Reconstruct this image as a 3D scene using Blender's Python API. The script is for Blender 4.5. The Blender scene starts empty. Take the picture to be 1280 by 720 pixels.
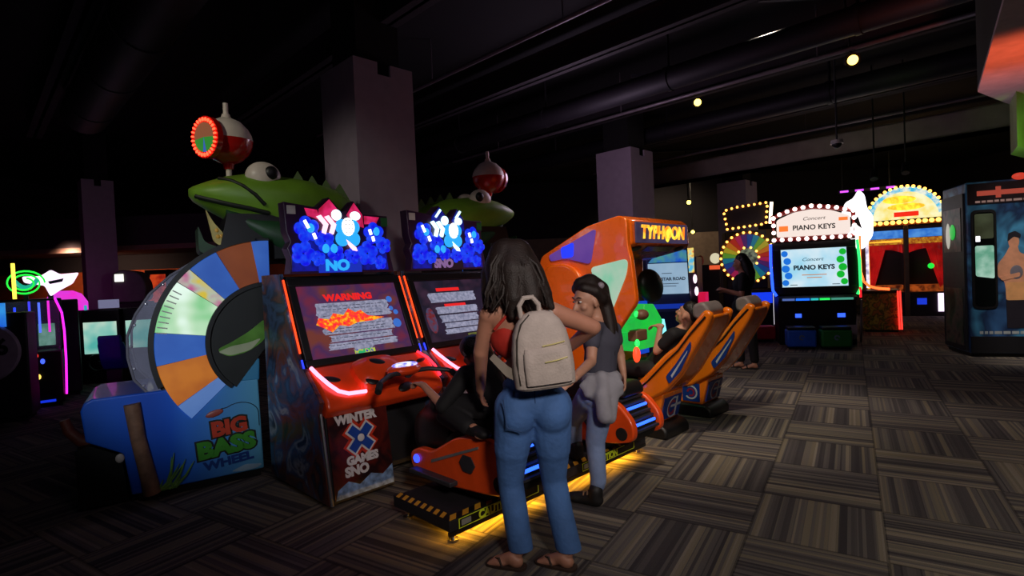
import bpy, bmesh, math, random
from mathutils import Vector, Matrix
random.seed(11)
R = math.radians
sc = bpy.context.scene
COL = sc.collection

# ------------------------------------------------------------------ camera
F, CH, ROLL, PIT = 680.0, 1.47, R(2.5), R(1.2)
cd = bpy.data.cameras.new('camera')
cd.sensor_width = 36.0
cd.lens = 36.0 * F / 1280.0
cd.clip_end = 100
cam = bpy.data.objects.new('camera', cd)
COL.objects.link(cam)
cam.matrix_world = Matrix.Translation((0, 0, CH)) @ Matrix.Rotation(R(90) - PIT, 4, 'X') @ Matrix.Rotation(-ROLL, 4, 'Z')
sc.camera = cam


def ray(px, py):
    dx, dy = px - 640.0, py - 360.0
    c, s = math.cos(ROLL), math.sin(ROLL)
    x, y = dx * c - dy * s, dx * s + dy * c
    cp, sp = math.cos(PIT), math.sin(PIT)
    return (x / F, (F * cp - y * sp) / F, -(y * cp + F * sp) / F)


def G(px, py, z=0.0):
    d = ray(px, py)
    t = (z - CH) / d[2]
    return Vector((d[0] * t, d[1] * t, z))


def at(px, py, Y):
    d = ray(px, py)
    t = Y / d[1]
    return Vector((d[0] * t, Y, CH + d[2] * t))


# ------------------------------------------------------------------ materials
def lin(c):
    out = []
    for v in c:
        v = v / 255.0
        out.append(v / 12.92 if v <= 0.04045 else ((v + 0.055) / 1.055) ** 2.4)
    return tuple(out) + (1.0,)


def newmat(name):
    m = bpy.data.materials.new(name)
    m.use_nodes = True
    nt = m.node_tree
    return m, nt, nt.nodes['Principled BSDF']


def M(name, rgb, rough=0.5, metal=0.0, coat=0.0, var=0.12, scale=9.0, bump=0.0, trans=0.0, alpha=1.0):
    """a surface with a little procedural wear in its colour and roughness"""
    m, nt, b = newmat(name)
    b.inputs['Metallic'].default_value = metal
    b.inputs['Coat Weight'].default_value = coat
    b.inputs['Transmission Weight'].default_value = trans
    b.inputs['Alpha'].default_value = alpha
    tc = nt.nodes.new('ShaderNodeTexCoord')
    n = nt.nodes.new('ShaderNodeTexNoise')
    n.inputs['Scale'].default_value = scale
    n.inputs['Detail'].default_value = 5
    nt.links.new(tc.outputs['Object'], n.inputs['Vector'])
    r = nt.nodes.new('ShaderNodeValToRGB')
    c = lin(rgb)
    r.color_ramp.elements[0].color = tuple(v * (1 - var) for v in c[:3]) + (1,)
    r.color_ramp.elements[1].color = tuple(min(1, v * (1 + var)) for v in c[:3]) + (1,)
    r.color_ramp.elements[0].position, r.color_ramp.elements[1].position = 0.3, 0.7
    nt.links.new(n.outputs['Fac'], r.inputs['Fac'])
    nt.links.new(r.outputs['Color'], b.inputs['Base Color'])
    mr = nt.nodes.new('ShaderNodeMapRange')
    mr.inputs['To Min'].default_value = max(0.02, rough - 0.06)
    mr.inputs['To Max'].default_value = min(1.0, rough + 0.06)
    nt.links.new(n.outputs['Fac'], mr.inputs['Value'])
    nt.links.new(mr.outputs['Result'], b.inputs['Roughness'])
    if bump:
        bn = nt.nodes.new('ShaderNodeBump')
        bn.inputs['Strength'].default_value = bump
        bn.inputs['Distance'].default_value = 0.01
        n2 = nt.nodes.new('ShaderNodeTexNoise')
        n2.inputs['Scale'].default_value = scale * 6
        nt.links.new(tc.outputs['Object'], n2.inputs['Vector'])
        nt.links.new(n2.outputs['Fac'], bn.inputs['Height'])
        nt.links.new(bn.outputs['Normal'], b.inputs['Normal'])
    return m


def E(name, rgb, s=1.0, rgb2=None, scale=6.0, detail=3.0, rgb3=None):
    """something that gives off light: tubes, bulbs, screens, backlit panels"""
    m, nt, b = newmat(name)
    b.inputs['Base Color'].default_value = (0.02, 0.02, 0.02, 1)
    b.inputs['Roughness'].default_value = 0.4
    b.inputs['Emission Strength'].default_value = s
    if rgb2 is None:
        b.inputs['Emission Color'].default_value = lin(rgb)
    else:
        tc = nt.nodes.new('ShaderNodeTexCoord')
        n = nt.nodes.new('ShaderNodeTexNoise')
        n.inputs['Scale'].default_value = scale
        n.inputs['Detail'].default_value = detail
        nt.links.new(tc.outputs['Object'], n.inputs['Vector'])
        r = nt.nodes.new('ShaderNodeValToRGB')
        el = r.color_ramp.elements
        el[0].color, el[1].color = lin(rgb), lin(rgb2)
        el[0].position, el[1].position = 0.36, 0.64
        if rgb3 is not None:
            e = el.new(0.5)
            e.color = lin(rgb3)
        nt.links.new(n.outputs['Fac'], r.inputs['Fac'])
        nt.links.new(r.outputs['Color'], b.inputs['Emission Color'])
    return m


def ART(name, cols, scale=4.0, rough=0.35, detail=2.0, dist=0.6, coat=0.2):
    """printed artwork: hard edged patches of several inks"""
    m, nt, b = newmat(name)
    tc = nt.nodes.new('ShaderNodeTexCoord')
    n = nt.nodes.new('ShaderNodeTexNoise')
    n.inputs['Scale'].default_value = scale
    n.inputs['Detail'].default_value = detail
    n.inputs['Distortion'].default_value = dist
    nt.links.new(tc.outputs['Object'], n.inputs['Vector'])
    r = nt.nodes.new('ShaderNodeValToRGB')
    r.color_ramp.interpolation = 'LINEAR'
    el = r.color_ramp.elements
    k = len(cols)
    el[0].position, el[0].color = 0.28, lin(cols[0])
    el[1].position, el[1].color = 0.72, lin(cols[-1])
    for i in range(1, k - 1):
        e = el.new(0.28 + 0.44 * i / (k - 1))
        e.color = lin(cols[i])
    nt.links.new(n.outputs['Fac'], r.inputs['Fac'])
    nt.links.new(r.outputs['Color'], b.inputs['Base Color'])
    b.inputs['Roughness'].default_value = rough
    b.inputs['Coat Weight'].default_value = coat
    return m


# ------------------------------------------------------------------ mesh builder
class MB:
    def __init__(s, mat=None):
        s.v, s.f, s.fm, s.mats, s.cur = [], [], [], [], 0
        s.X = Matrix.Identity(4)
        s.marks = []
        if mat:
            s.use(mat)

    def use(s, mat):
        if mat not in s.mats:
            s.mats.append(mat)
        s.cur = s.mats.index(mat)
        return s

    def nxt(s):
        """the next shape starts a piece of its own"""
        s.marks.append((len(s.v), len(s.f)))
        return s

    def at(s, X):
        s.X = X
        return s

    def add(s, vs, fs):
        b = len(s.v)
        s.v.extend(s.X @ Vector(p) for p in vs)
        for f in fs:
            s.f.append([b + i for i in f])
            s.fm.append(s.cur)
        return s

    def bx(s, x0, x1, y0, y1, z0, z1):
        vs = [(x, y, z) for z in (z0, z1) for y in (y0, y1) for x in (x0, x1)]
        return s.add(vs, [(0, 2, 3, 1), (4, 5, 7, 6), (0, 1, 5, 4), (2, 6, 7, 3), (0, 4, 6, 2), (1, 3, 7, 5)])

    def prism(s, pts, a, b, plane='yz'):
        n = len(pts)
        mk = {'yz': lambda p, t: (t, p[0], p[1]), 'xz': lambda p, t: (p[0], t, p[1]), 'xy': lambda p, t: (p[0], p[1], t)}[plane]
        vs = [mk(p, a) for p in pts] + [mk(p, b) for p in pts]
        fs = [tuple(range(n)), tuple(range(2 * n - 1, n - 1, -1))]
        fs += [(i, (i + 1) % n, n + (i + 1) % n, n + i) for i in range(n)]
        return s.add(vs, fs)

    def loft(s, rings, cap=True, closed=True):
        n = len(rings[0])
        vs = [p for r in rings for p in r]
        fs = []
        for k in range(len(rings) - 1):
            for i in range(n if closed else n - 1):
                j = (i + 1) % n
                fs.append((k * n + i, k * n + j, (k + 1) * n + j, (k + 1) * n + i))
        if cap:
            fs.append(tuple(range(n)))
            fs.append(tuple(range((len(rings) - 1) * n, len(rings) * n))[::-1])
        return s.add(vs, fs)

    def tube(s, path, r, n=10, closed=False):
        P = [Vector(p) for p in path]
        k = len(P)
        rs = r if isinstance(r, (list, tuple)) else [r] * k
        rings, up = [], None
        for i in range(k):
            if closed:
                t = P[(i + 1) % k] - P[i - 1]
            else:
                t = P[min(i + 1, k - 1)] - P[max(i - 1, 0)]
            t.normalize()
            if up is None:
                up = Vector((0, 0, 1)) if abs(t.z) < 0.9 else Vector((1, 0, 0))
            a = t.cross(up).normalized()
            up = a.cross(t).normalized()
            rings.append([P[i] + (a * math.cos(q) + up * math.sin(q)) * rs[i] for q in (2 * math.pi * j / n for j in range(n))])
        if closed:
            rings.append(rings[0])
        return s.loft(rings, cap=not closed)

    def cyl(s, p, q, r1, r2=None, n=20):
        return s.tube([p, q], [r1, r1 if r2 is None else r2], n)

    def lathe(s, prof, c=(0, 0, 0), axis=(0, 0, 1), n=28):
        q = Vector((0, 0, 1)).rotation_difference(Vector(axis).normalized())
        c = Vector(c)
        rings = [[c + q @ Vector((r * math.cos(2 * math.pi * j / n), r * math.sin(2 * math.pi * j / n), z)) for j in range(n)] for r, z in prof]
        return s.loft(rings)

    def ell(s, c, r, rot=None, nu=20, nv=12):
        if not isinstance(r, (list, tuple)):
            r = (r, r, r)
        c = Vector(c)
        rings = []
        for i in range(1, nv):
            t = math.pi * i / nv
            ring = []
            for j in range(nu):
                a = 2 * math.pi * j / nu
                p = Vector((r[0] * math.sin(t) * math.cos(a), r[1] * math.sin(t) * math.sin(a), r[2] * math.cos(t)))
                ring.append(c + (rot @ p if rot else p))
            rings.append(ring)
        t0, t1 = Vector((0, 0, r[2])), Vector((0, 0, -r[2]))
        vs = [p for q in rings for p in q] + [c + (rot @ t0 if rot else t0), c + (rot @ t1 if rot else t1)]
        fs, m = [], len(rings)
        for k in range(m - 1):
            for i in range(nu):
                j = (i + 1) % nu
                fs.append((k * nu + i, k * nu + j, (k + 1) * nu + j, (k + 1) * nu + i))
        for i in range(nu):
            j = (i + 1) % nu
            fs.append((m * nu, j, i))
            fs.append((m * nu + 1, (m - 1) * nu + i, (m - 1) * nu + j))
        return s.add(vs, fs)

    def sector(s, c, r0, r1, a0, a1, d0, d1, n=24, plane='xz'):
        """flat annular sector with thickness; angles in degrees, counter-clockwise seen with x right and z up"""
        A = [R(a0 + (a1 - a0) * i / n) for i in range(n + 1)]
        pts = [(c[0] + r1 * math.cos(a), c[1] + r1 * math.sin(a)) for a in A]
        if r0 > 0:
            pts += [(c[0] + r0 * math.cos(a), c[1] + r0 * math.sin(a)) for a in reversed(A)]
        elif abs(a1 - a0) < 359:
            pts += [(c[0], c[1])]
        else:
            pts = pts[:-1]
        if r0 > 0 and abs(a1 - a0) > 359:
            rings = [[(r * math.cos(a), d, r * math.sin(a)) for a in A[:-1]] for r, d in ((r1, d0), (r1, d1), (r0, d1), (r0, d0), (r1, d0))]
            if plane == 'xz':
                rings = [[(p[0] + c[0], p[1], p[2] + c[1]) for p in q] for q in rings]
            elif plane == 'xy':
                rings = [[(p[0] + c[0], p[2] + c[1], p[1]) for p in q] for q in rings]
            else:
                rings = [[(p[1], p[0] + c[0], p[2] + c[1]) for p in q] for q in rings]
            return s.loft(rings, cap=False)
        return s.prism(pts, d0, d1, plane)

    def text(s, body, size, X, ext=0.004, off=0.0, sx=1.0, align='CENTER', shear=0.0):
        """lettering in the local xy plane of X, facing +z"""
        cu = bpy.data.curves.new('lettering', 'FONT')
        cu.body, cu.size, cu.extrude, cu.offset, cu.shear = body, size, ext, off, shear
        cu.align_x, cu.align_y = align, 'CENTER'
        cu.resolution_u = 3
        o = bpy.data.objects.new('lettering', cu)
        COL.objects.link(o)
        dg = bpy.context.evaluated_depsgraph_get()
        me = bpy.data.meshes.new_from_object(o.evaluated_get(dg))
        old = s.X
        s.X = old @ X @ Matrix.Diagonal((sx, 1, 1, 1))
        s.add([v.co.copy() for v in me.vertices], [tuple(p.vertices) for p in me.polygons])
        s.X = old
        bpy.data.objects.remove(o)
        bpy.data.curves.remove(cu)
        bpy.data.meshes.remove(me)
        return s

    def build_each(s, name, parent=None, bevel=0.0):
        """every piece begun with nxt() as an object of its own"""
        mk = s.marks + [(len(s.v), len(s.f))]
        for (v0, f0), (v1, f1) in zip(mk, mk[1:]):
            q = MB()
            q.v = s.v[v0:v1]
            q.f = [[i - v0 for i in f] for f in s.f[f0:f1]]
            q.fm, q.mats = s.fm[f0:f1], s.mats
            used = sorted(set(q.fm))
            q.mats = [s.mats[i] for i in used]
            q.fm = [used.index(i) for i in q.fm]
            q.build(name, parent, bevel)

    def build(s, name, parent=None, bevel=0.0, seg=2, sharp=35, recalc=True):
        me = bpy.data.meshes.new(name)
        me.from_pydata(s.v, [], s.f)
        for m in s.mats:
            me.materials.append(m)
        me.polygons.foreach_set('material_index', s.fm)
        if recalc:
            bm = bmesh.new()
            bm.from_mesh(me)
            bmesh.ops.recalc_face_normals(bm, faces=bm.faces)
            bm.to_mesh(me)
            bm.free()
        me.polygons.foreach_set('use_smooth', [True] * len(me.polygons))
        me.set_sharp_from_angle(angle=R(sharp))
        o = bpy.data.objects.new(name, me)
        COL.objects.link(o)
        if parent:
            o.parent = parent
        if bevel:
            b = o.modifiers.new('edge', 'BEVEL')
            b.width, b.segments, b.limit_method, b.angle_limit = bevel, seg, 'ANGLE', R(40)
            b.harden_normals = False
        return o


def blob(name, prims, mat, parent=None, voxel=0.01, smooth=6, fac=0.5, hem=None):
    """one continuous surface grown over tapered limbs and rounded masses"""
    mb = MB(mat)
    for p in prims:
        if p[0] == 'c':
            _, a, b, r1, r2 = p
            a, b = Vector(a), Vector(b)
            mb.tube([a, b], [r1, r2], 16)
            mb.ell(a, r1, None, 16, 10)
            mb.ell(b, r2, None, 16, 10)
        else:
            mb.ell(p[1], p[2], p[3] if len(p) > 3 else None, 24, 14)
    o = mb.build(name, None, sharp=180)
    r = o.modifiers.new('skin', 'REMESH')
    r.mode, r.voxel_size, r.use_smooth_shade = 'VOXEL', voxel, True
    sm = o.modifiers.new('soft', 'SMOOTH')
    sm.iterations, sm.factor = smooth, fac
    dg = bpy.context.evaluated_depsgraph_get()
    me = bpy.data.meshes.new_from_object(o.evaluated_get(dg))
    old = o.data
    o.modifiers.clear()
    o.data = me
    bpy.data.meshes.remove(old)
    me.name = name
    me.polygons.foreach_set('use_smooth', [True] * len(me.polygons))
    if hem is not None:                        # cut the cloth off level and close it
        bm = bmesh.new()
        bm.from_mesh(me)
        g = bm.verts[:] + bm.edges[:] + bm.faces[:]
        c = bmesh.ops.bisect_plane(bm, geom=g, plane_co=(0, 0, hem), plane_no=(0, 0, -1), clear_outer=True)
        bmesh.ops.holes_fill(bm, edges=[e for e in bm.edges if e.is_boundary], sides=0)
        bm.to_mesh(me)
        bm.free()
        me.set_sharp_from_angle(angle=R(50))
    if not me.materials:
        me.materials.append(mat)
    if parent:
        o.parent = parent
    return o


def tag(o, label=None, cat=None, group=None, kind=None):
    if label:
        o['label'] = label
    if cat:
        o['category'] = cat
    if group:
        o['group'] = group
    if kind:
        o['kind'] = kind
    return o


def thing(name, label, cat, loc=(0, 0, 0), rz=0.0, group=None):
    o = bpy.data.objects.new(name, None)
    o.empty_display_size = 0.1
    COL.objects.link(o)
    o.location = loc
    o.rotation_euler = (0, 0, R(rz))
    return tag(o, label, cat, group)


def struct(name, mb, bevel=0.0):
    return tag(mb.build(name, None, bevel), kind='structure')


def copy_tree(o, parent=None):
    c = o.copy()
    COL.objects.link(c)
    if parent:
        c.parent = parent
    for ch in list(o.children):
        copy_tree(ch, c)
    return c


RX90 = Matrix.Rotation(R(90), 4, 'X')        # text that faces -y
def FX(x, y, z):                              # frame on a front: x right, y up, out of the front
    return Matrix.Translation((x, y, z)) @ RX90
def SLOPE(x, y0, z0, y1, z1):                 # frame on a leaning front from (y0,z0) up to (y1,z1)
    u = Vector((0, y1 - y0, z1 - z0)).normalized()
    xx = Vector((1, 0, 0))
    n = xx.cross(u)
    return Matrix.Translation((x, y0, z0)) @ Matrix((xx, u, n)).transposed().to_4x4()
def T(x, y, z=0.0):
    return Matrix.Translation((x, y, z))

# ------------------------------------------------------------------ shared materials
black = M('black_plastic', (16, 16, 18), 0.45)
dark = M('dark_paint', (24, 24, 28), 0.6)
dgrey = M('dark_grey_plastic', (48, 48, 54), 0.5)
grey = M('grey_plastic', (112, 112, 116), 0.5)
white = M('white_plastic', (215, 212, 206), 0.45)
chrome = M('brushed_steel', (190, 190, 195), 0.25, metal=1.0)
rubber = M('black_rubber', (14, 14, 14), 0.8)
vinyl = M('black_vinyl', (18, 18, 20), 0.42)
redor = M('red_orange_plastic', (242, 74, 26), 0.3, coat=0.5, var=0.08)
orange = M('orange_gloss', (240, 104, 14), 0.28, coat=0.7, var=0.06)
glassd = M('dark_screen_glass', (10, 10, 12), 0.1)


def carpet():
    m, nt, b = newmat('carpet_tiles')
    N, L = nt.nodes.new, nt.links.new

    def math_(op, a, bb=None):
        n = N('ShaderNodeMath')
        n.operation = op
        for i, v in enumerate((a, bb)):
            if v is None:
                continue
            if isinstance(v, (int, float)):
                n.inputs[i].default_value = v
            else:
                L(v, n.inputs[i])
        return n.outputs[0]
    tc = N('ShaderNodeTexCoord')
    mp = N('ShaderNodeMapping')
    mp.vector_type = 'TEXTURE'
    mp.inputs['Location'].default_value = (2.45, 3.70, 0)
    mp.inputs['Rotation'].default_value = (0, 0, R(-32))
    mp.inputs['Scale'].default_value = (0.64, 0.64, 1)
    L(tc.outputs['Object'], mp.inputs['Vector'])
    sp = N('ShaderNodeSeparateXYZ')
    L(mp.outputs['Vector'], sp.inputs[0])
    x, y = sp.outputs[0], sp.outputs[1]
    fx, fy = math_('FLOOR', x), math_('FLOOR', y)
    par = math_('FLOORED_MODULO', math_('ADD', fx, fy), 2.0)
    mx = N('ShaderNodeMix')
    L(par, mx.inputs[0]); L(y, mx.inputs[2]); L(x, mx.inputs[3])
    st = mx.outputs[0]
    ids = math_('ADD', math_('MULTIPLY', fx, 3.17), math_('MULTIPLY', fy, 7.31))

    def stripes(freq):
        cv = N('ShaderNodeCombineXYZ')
        L(math_('FLOOR', math_('MULTIPLY', st, freq)), cv.inputs[0]); L(ids, cv.inputs[1])
        w = N('ShaderNodeTexWhiteNoise')
        w.noise_dimensions = '2D'
        L(cv.outputs[0], w.inputs['Vector'])
        return w.outputs['Value']
    v = math_('ADD', math_('MULTIPLY', stripes(15.0), 0.5), math_('MULTIPLY', stripes(37.0), 0.5))
    rp = N('ShaderNodeValToRGB')
    el = rp.color_ramp.elements
    el[0].position, el[0].color = 0.12, lin((62, 58, 60))
    el[1].position, el[1].color = 0.92, lin((138, 128, 114))
    for p, c in ((0.35, (78, 73, 73)), (0.55, (104, 98, 94)), (0.74, (122, 112, 94))):
        e = el.new(p); e.color = lin(c)
    L(v, rp.inputs['Fac'])
    # seams and pile
    ex = math_('ABSOLUTE', math_('SUBTRACT', math_('FRACT', x), 0.5))
    ey = math_('ABSOLUTE', math_('SUBTRACT', math_('FRACT', y), 0.5))
    seam = math_('GREATER_THAN', math_('MAXIMUM', ex, ey), 0.488)
    nz = N('ShaderNodeTexNoise'); nz.inputs['Scale'].default_value = 220
    L(tc.outputs['Object'], nz.inputs['Vector'])
    k = math_('MULTIPLY', math_('SUBTRACT', 1.0, math_('MULTIPLY', seam, 0.45)), math_('ADD', 0.6, math_('MULTIPLY', nz.outputs['Fac'], 0.8)))
    vm = N('ShaderNodeVectorMath'); vm.operation = 'SCALE'
    L(rp.outputs['Color'], vm.inputs[0]); L(k, vm.inputs['Scale'])
    L(vm.outputs[0], b.inputs['Base Color'])
    b.inputs['Roughness'].default_value = 0.92
    b.inputs['Specular IOR Level'].default_value = 0.2
    bp = N('ShaderNodeBump'); bp.inputs['Strength'].default_value = 0.35; bp.inputs['Distance'].default_value = 0.006
    L(nz.outputs['Fac'], bp.inputs['Height']); L(bp.outputs['Normal'], b.inputs['Normal'])
    return m


# ------------------------------------------------------------------ the room
X0, X1, Y0, Y1, ZC = -13.0, 15.0, -4.0, 18.5, 4.6
struct('floor', MB(carpet()).bx(X0, X1, Y0, Y1, -0.05, 0.0))
ceilm = M('black_ceiling', (14, 12, 16), 0.9, var=0.3, scale=2)
struct('ceiling', MB(ceilm).bx(X0, X1, Y0, Y1, ZC, ZC + 0.1))
wallm = M('charcoal_wall', (40, 36, 42), 0.85)
tanw = M('tan_wall', (150, 128, 112), 0.85)
orw = M('orange_wall_band', (190, 84, 34), 0.8)
struct('wall_left', MB(wallm).bx(X0 - 0.1, X0, Y0, Y1, -0.05, ZC + 0.1))
struct('wall_right', MB(wallm).bx(X1, X1 + 0.1, Y0, Y1, -0.05, ZC + 0.1))
struct('wall_front', MB(wallm).bx(X0, X1, Y0 - 0.1, Y0, -0.05, ZC + 0.1))
wb = MB(tanw).bx(X0, X1, Y1, Y1 + 0.1, -0.05, 2.7).use(wallm).bx(X0, X1, Y1, Y1 + 0.1, 2.7, ZC + 0.1)
struct('wall_back', wb)
# dividing wall behind the machines at the far left, with an orange band and a boxed soffit
dv = MB(wallm).bx(-12.9, -3.4, 12.6, 12.8, 0, 3.0).use(orw).bx(-12.9, -3.4, 12.585, 12.6, 1.2, 2.0)
struct('wall_divider', dv)
sf = MB(M('soffit_paint', (66, 58, 66), 0.8)).bx(-12.9, -3.4, 11.2, 12.58, 2.35, 3.05).use(M('pale_edge_trim', (150, 120, 110), 0.6)).bx(-12.9, -3.4, 11.17, 11.2, 2.35, 2.45)
struct('trim_1', sf)

# square columns: grey paint up to the black ceiling zone
colm = M('column_paint', (156, 140, 154), 0.8, var=0.06)
colk = M('column_black', (17, 15, 18), 0.9)
def column(cx, cy, w, notch):
    mb = MB(colm).at(T(cx, cy) @ Matrix.Rotation(R(45), 4, 'Z'))
    h, top = w / 2, 3.66
    # wall panels round the post; the right-hand panel is notched for the conduit
    mb.bx(-h, h, -h, h, 0, top - 0.12)
    n = h * 0.22
    for s in ((-h, -n), (n, h)):
        mb.bx(s[0], s[1], -h, -h + 0.03, top - 0.12, top)
    mb.bx(-h, -h + 0.03, -h + 0.03, h, top - 0.12, top)
    mb.bx(h - 0.03, h, -h + 0.03, h, top - 0.12, top)
    mb.bx(-h + 0.03, h - 0.03, h - 0.03, h, top - 0.12, top)
    mb.use(colk).bx(-h * 0.72, h * 0.72, -h * 0.72, h * 0.72, top - 0.12, ZC)
    return mb
struct('column_1', column(-1.43, 5.75, 0.68, 1))
struct('column_2', column(2.18, 10.1, 0.74, 1))
struct('column_3', column(at(125, 330, 10.6).x, 10.6, 0.5, 1))
struct('column_4', column(6.0, 14.3, 0.74, 1))

# beams run across the room at the same angle as the machines' sides
beam = M('ceiling_beam_paint', (44, 38, 44), 0.8, var=0.25, scale=3)
bgrey = M('grey_beam_paint', (160, 146, 144), 0.8, var=0.15, scale=3)
def along_b(u, v0, v1):
    """a bar lying along the machines' side direction: u across, v along"""
    return Matrix.Rotation(R(45), 4, 'Z') @ T(u, (v0 + v1) / 2), (v1 - v0) / 2
for i, (u, v0, v1, z, w, h, mt) in enumerate((
        (3.2, -3, 12, 4.28, 0.20, 0.32, beam), (5.6, -6, 12, 4.28, 0.20, 0.32, beam),
        (7.9, -7, 11, 4.26, 0.22, 0.36, beam), (10.3, -9, 9, 4.25, 0.22, 0.36, beam),
        (12.6, -9, 8, 3.82, 0.5, 0.42, bgrey), (14.8, -9, 7, 4.25, 0.22, 0.36, beam), (0.9, -2, 12, 4.28, 0.2, 0.32, beam))):
    X, l = along_b(u, v0, v1)
    mb = MB(mt).at(X)
    mb.bx(-w / 2, w / 2, -l, l, z - h / 2, z - h / 2 + 0.03).bx(-w / 2, w / 2, -l, l, z + h / 2 - 0.03, z + h / 2).bx(-0.02, 0.02, -l, l, z - h / 2, z + h / 2)
    if mt is bgrey:
        mb.bx(-w / 2, w / 2, -l, l, z - h / 2, z + h / 2)
    struct('ceiling_beam_%d' % (i + 1), mb)
ductm = M('duct_metal', (34, 31, 37), 0.6, metal=0.3, var=0.2, scale=2)
for nm, u, v0, v1, z, r, lab in (('air_duct', 1.2, 1.0, 9.0, 3.85, 0.26, 'big round dark air duct above the fish head machine'),
                                 ('air_duct', 6.7, -4.0, 9.0, 4.0, 0.15, 'thin round air duct crossing above the orange flying ride'),
                                 ('air_duct', 9.2, -7.0, 9.0, 4.0, 0.16, 'round air duct crossing between the two lit spotlights')):
    X, l = along_b(u, v0, v1)
    t = thing(nm, lab, 'air duct', (0, 0, 0), 0)
    a, bq = X @ Vector((0, -l, z)), X @ Vector((0, l, z))
    MB(ductm).cyl(a, bq, r, None, 24).build('duct_pipe', t)
    k = 6
    for i in range(k):
        p = a.lerp(bq, (i + 0.5) / k)
        d = (bq - a).normalized() * 0.03
        mb = MB(ductm).cyl(p - d, p + d, r + 0.012, None, 24)
        mb.bx(p.x - 0.012, p.x + 0.012, p.y - 0.012, p.y + 0.012, p.z + r - 0.01, ZC)
        mb.build('hanger', t)

# soffit overhead on the right: its underside and far edge show, with a pillar under it
z_s = 2.9
a_, b_ = G(1222, 115, z_s), G(1255, 0, z_s)
d_ = (b_ - a_).normalized()
n_ = Vector((-d_.y, d_.x, 0))
if n_.x < 0:
    n_ = -n_
n_ = Vector((0.84, 0.54, 0))
far_c, near_c = a_, a_ + d_ * 3.2
sg = MB(M('light_soffit_paint', (190, 172, 172), 0.8))
q = [far_c, near_c, near_c + n_ * 2.2, far_c + n_ * 2.2]
sg.prism([(p.x, p.y) for p in q], z_s, z_s + 0.03, 'xy')
sg.use(colk).prism([(p.x, p.y) for p in q], z_s + 0.03, ZC, 'xy')
struct('trim_2', sg)
pk = a_ + n_ * 0.80 + d_ * 0.02
gp = MB(M('green_pillar_paint', (150, 170, 110), 0.7))
q = [pk, pk + d_ * 0.5, pk + d_ * 0.5 + n_ * 0.5, pk + n_ * 0.5]
gp.prism([(p.x, p.y) for p in q], 2.42, z_s, 'xy')
struct('trim_3', gp)

# ------------------------------------------------------------------ snowmobile racing cabinets
C0 = Vector((-1.24, 3.49, 0))
r_ = math.sqrt(0.5)
def UV(u, v, z=0.0):
    return Vector((C0.x + r_ * (u - v), C0.y + r_ * (u + v), z))

snow_art = ART('snow_race_side_art', [(18, 28, 52), (54, 78, 112), (24, 32, 54), (110, 56, 40), (50, 76, 116), (150, 156, 166), (26, 34, 58)], 3.2, detail=4, dist=1.2)
ped_art = ART('red_snow_panel_art', [(58, 14, 14), (96, 28, 20), (28, 12, 16), (74, 22, 18)], 4.0, detail=3)
purple_panel = M('purple_marquee_panel', (60, 34, 66), 0.35)
neon_pink = E('pink_white_tube', (255, 130, 165), 3.4)
neon_red = E('red_tube', (255, 40, 60), 3.0)
edge_or = E('orange_edge_light', (255, 70, 20), 1.6)
edge_blue = E('blue_edge_light', (40, 60, 255), 1.5)
blue_glow = E('blue_led_flower', (4, 12, 235), 0.95, (16, 70, 250), 22, 2)
blue_deep = E('deep_blue_led', (4, 8, 120), 0.6, (10, 24, 190), 16, 2)
cyan_glow = E('cyan_led', (40, 170, 250), 1.1)
ice_glow = E('ice_led', (190, 235, 255), 2.4)
pink_glow = E('pink_led', (230, 40, 110), 0.95, (170, 20, 60), 14, 2)
led_white = E('white_led', (250, 248, 255), 2.2)
led_pinkw = E('pink_white_led', (255, 190, 215), 1.8)
dot_dark = M('marquee_dot', (60, 40, 60), 0.5)
txt_grey = E('screen_grey_text_block', (122, 126, 152), 0.85, (166, 166, 192), 40, 4)
txt_dark = E('screen_dark_text', (40, 38, 56), 0.5)
scr_red = E('screen_red_heading', (225, 30, 30), 1.1)
scr_fire = E('screen_fire', (255, 30, 60), 1.0, (255, 190, 30), 34, 3, (255, 80, 20))
scr_blue = E('screen_blue_icon', (60, 120, 220), 0.8)
scr_green = E('screen_green_bar', (40, 190, 120), 0.8, (30, 60, 190), 30, 1, (210, 220, 60))
scr_olive = E('screen_olive_bar', (120, 130, 50), 0.6)
bg_warm = E('snow_screen_maroon', (124, 58, 48), 0.7, (120, 40, 70), 5, 2, (78, 42, 92))
bg_cool = E('snow_screen_navy', (44, 34, 62), 0.6, (66, 42, 66), 5, 2, (26, 24, 44))
hand_led = E('handlebar_display', (110, 110, 255), 1.3, (240, 240, 255), 30, 1)
silver = M('silver_edge', (150, 152, 160), 0.3, metal=0.8)
logo_blue = M('logo_blue', (30, 74, 170), 0.4)
logo_white = M('logo_white', (225, 222, 222), 0.4)
logo_red = M('logo_red_orange', (214, 58, 28), 0.4)


def poly_front(mb, pts, d0, d1):
    return mb.prism(pts, d0, d1, 'xz')


def flower(mb, c, r, y, lobes=4, rot=45):
    for k in range(lobes):
        a = R(rot + 360.0 * k / lobes)
        mb.ell((c[0] + r * 0.62 * math.cos(a), y, c[1] + r * 0.62 * math.sin(a)), (r * 0.55, 0.012, r * 0.55), None, 14, 8)


def rough_bar(mb, x0, x1, z0, z1, jag, rnd):
    """a ragged-ended block of screen writing, drawn in the screen's own plane"""
    n = 5
    l = [(x0 + rnd.uniform(-jag, jag), z0 + (z1 - z0) * i / n) for i in range(n + 1)]
    r = [(x1 + rnd.uniform(-jag, jag), z0 + (z1 - z0) * i / n) for i in range(n + 1)]
    return mb.prism(l + r[::-1], 0.002, 0.004, 'xy')


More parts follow.
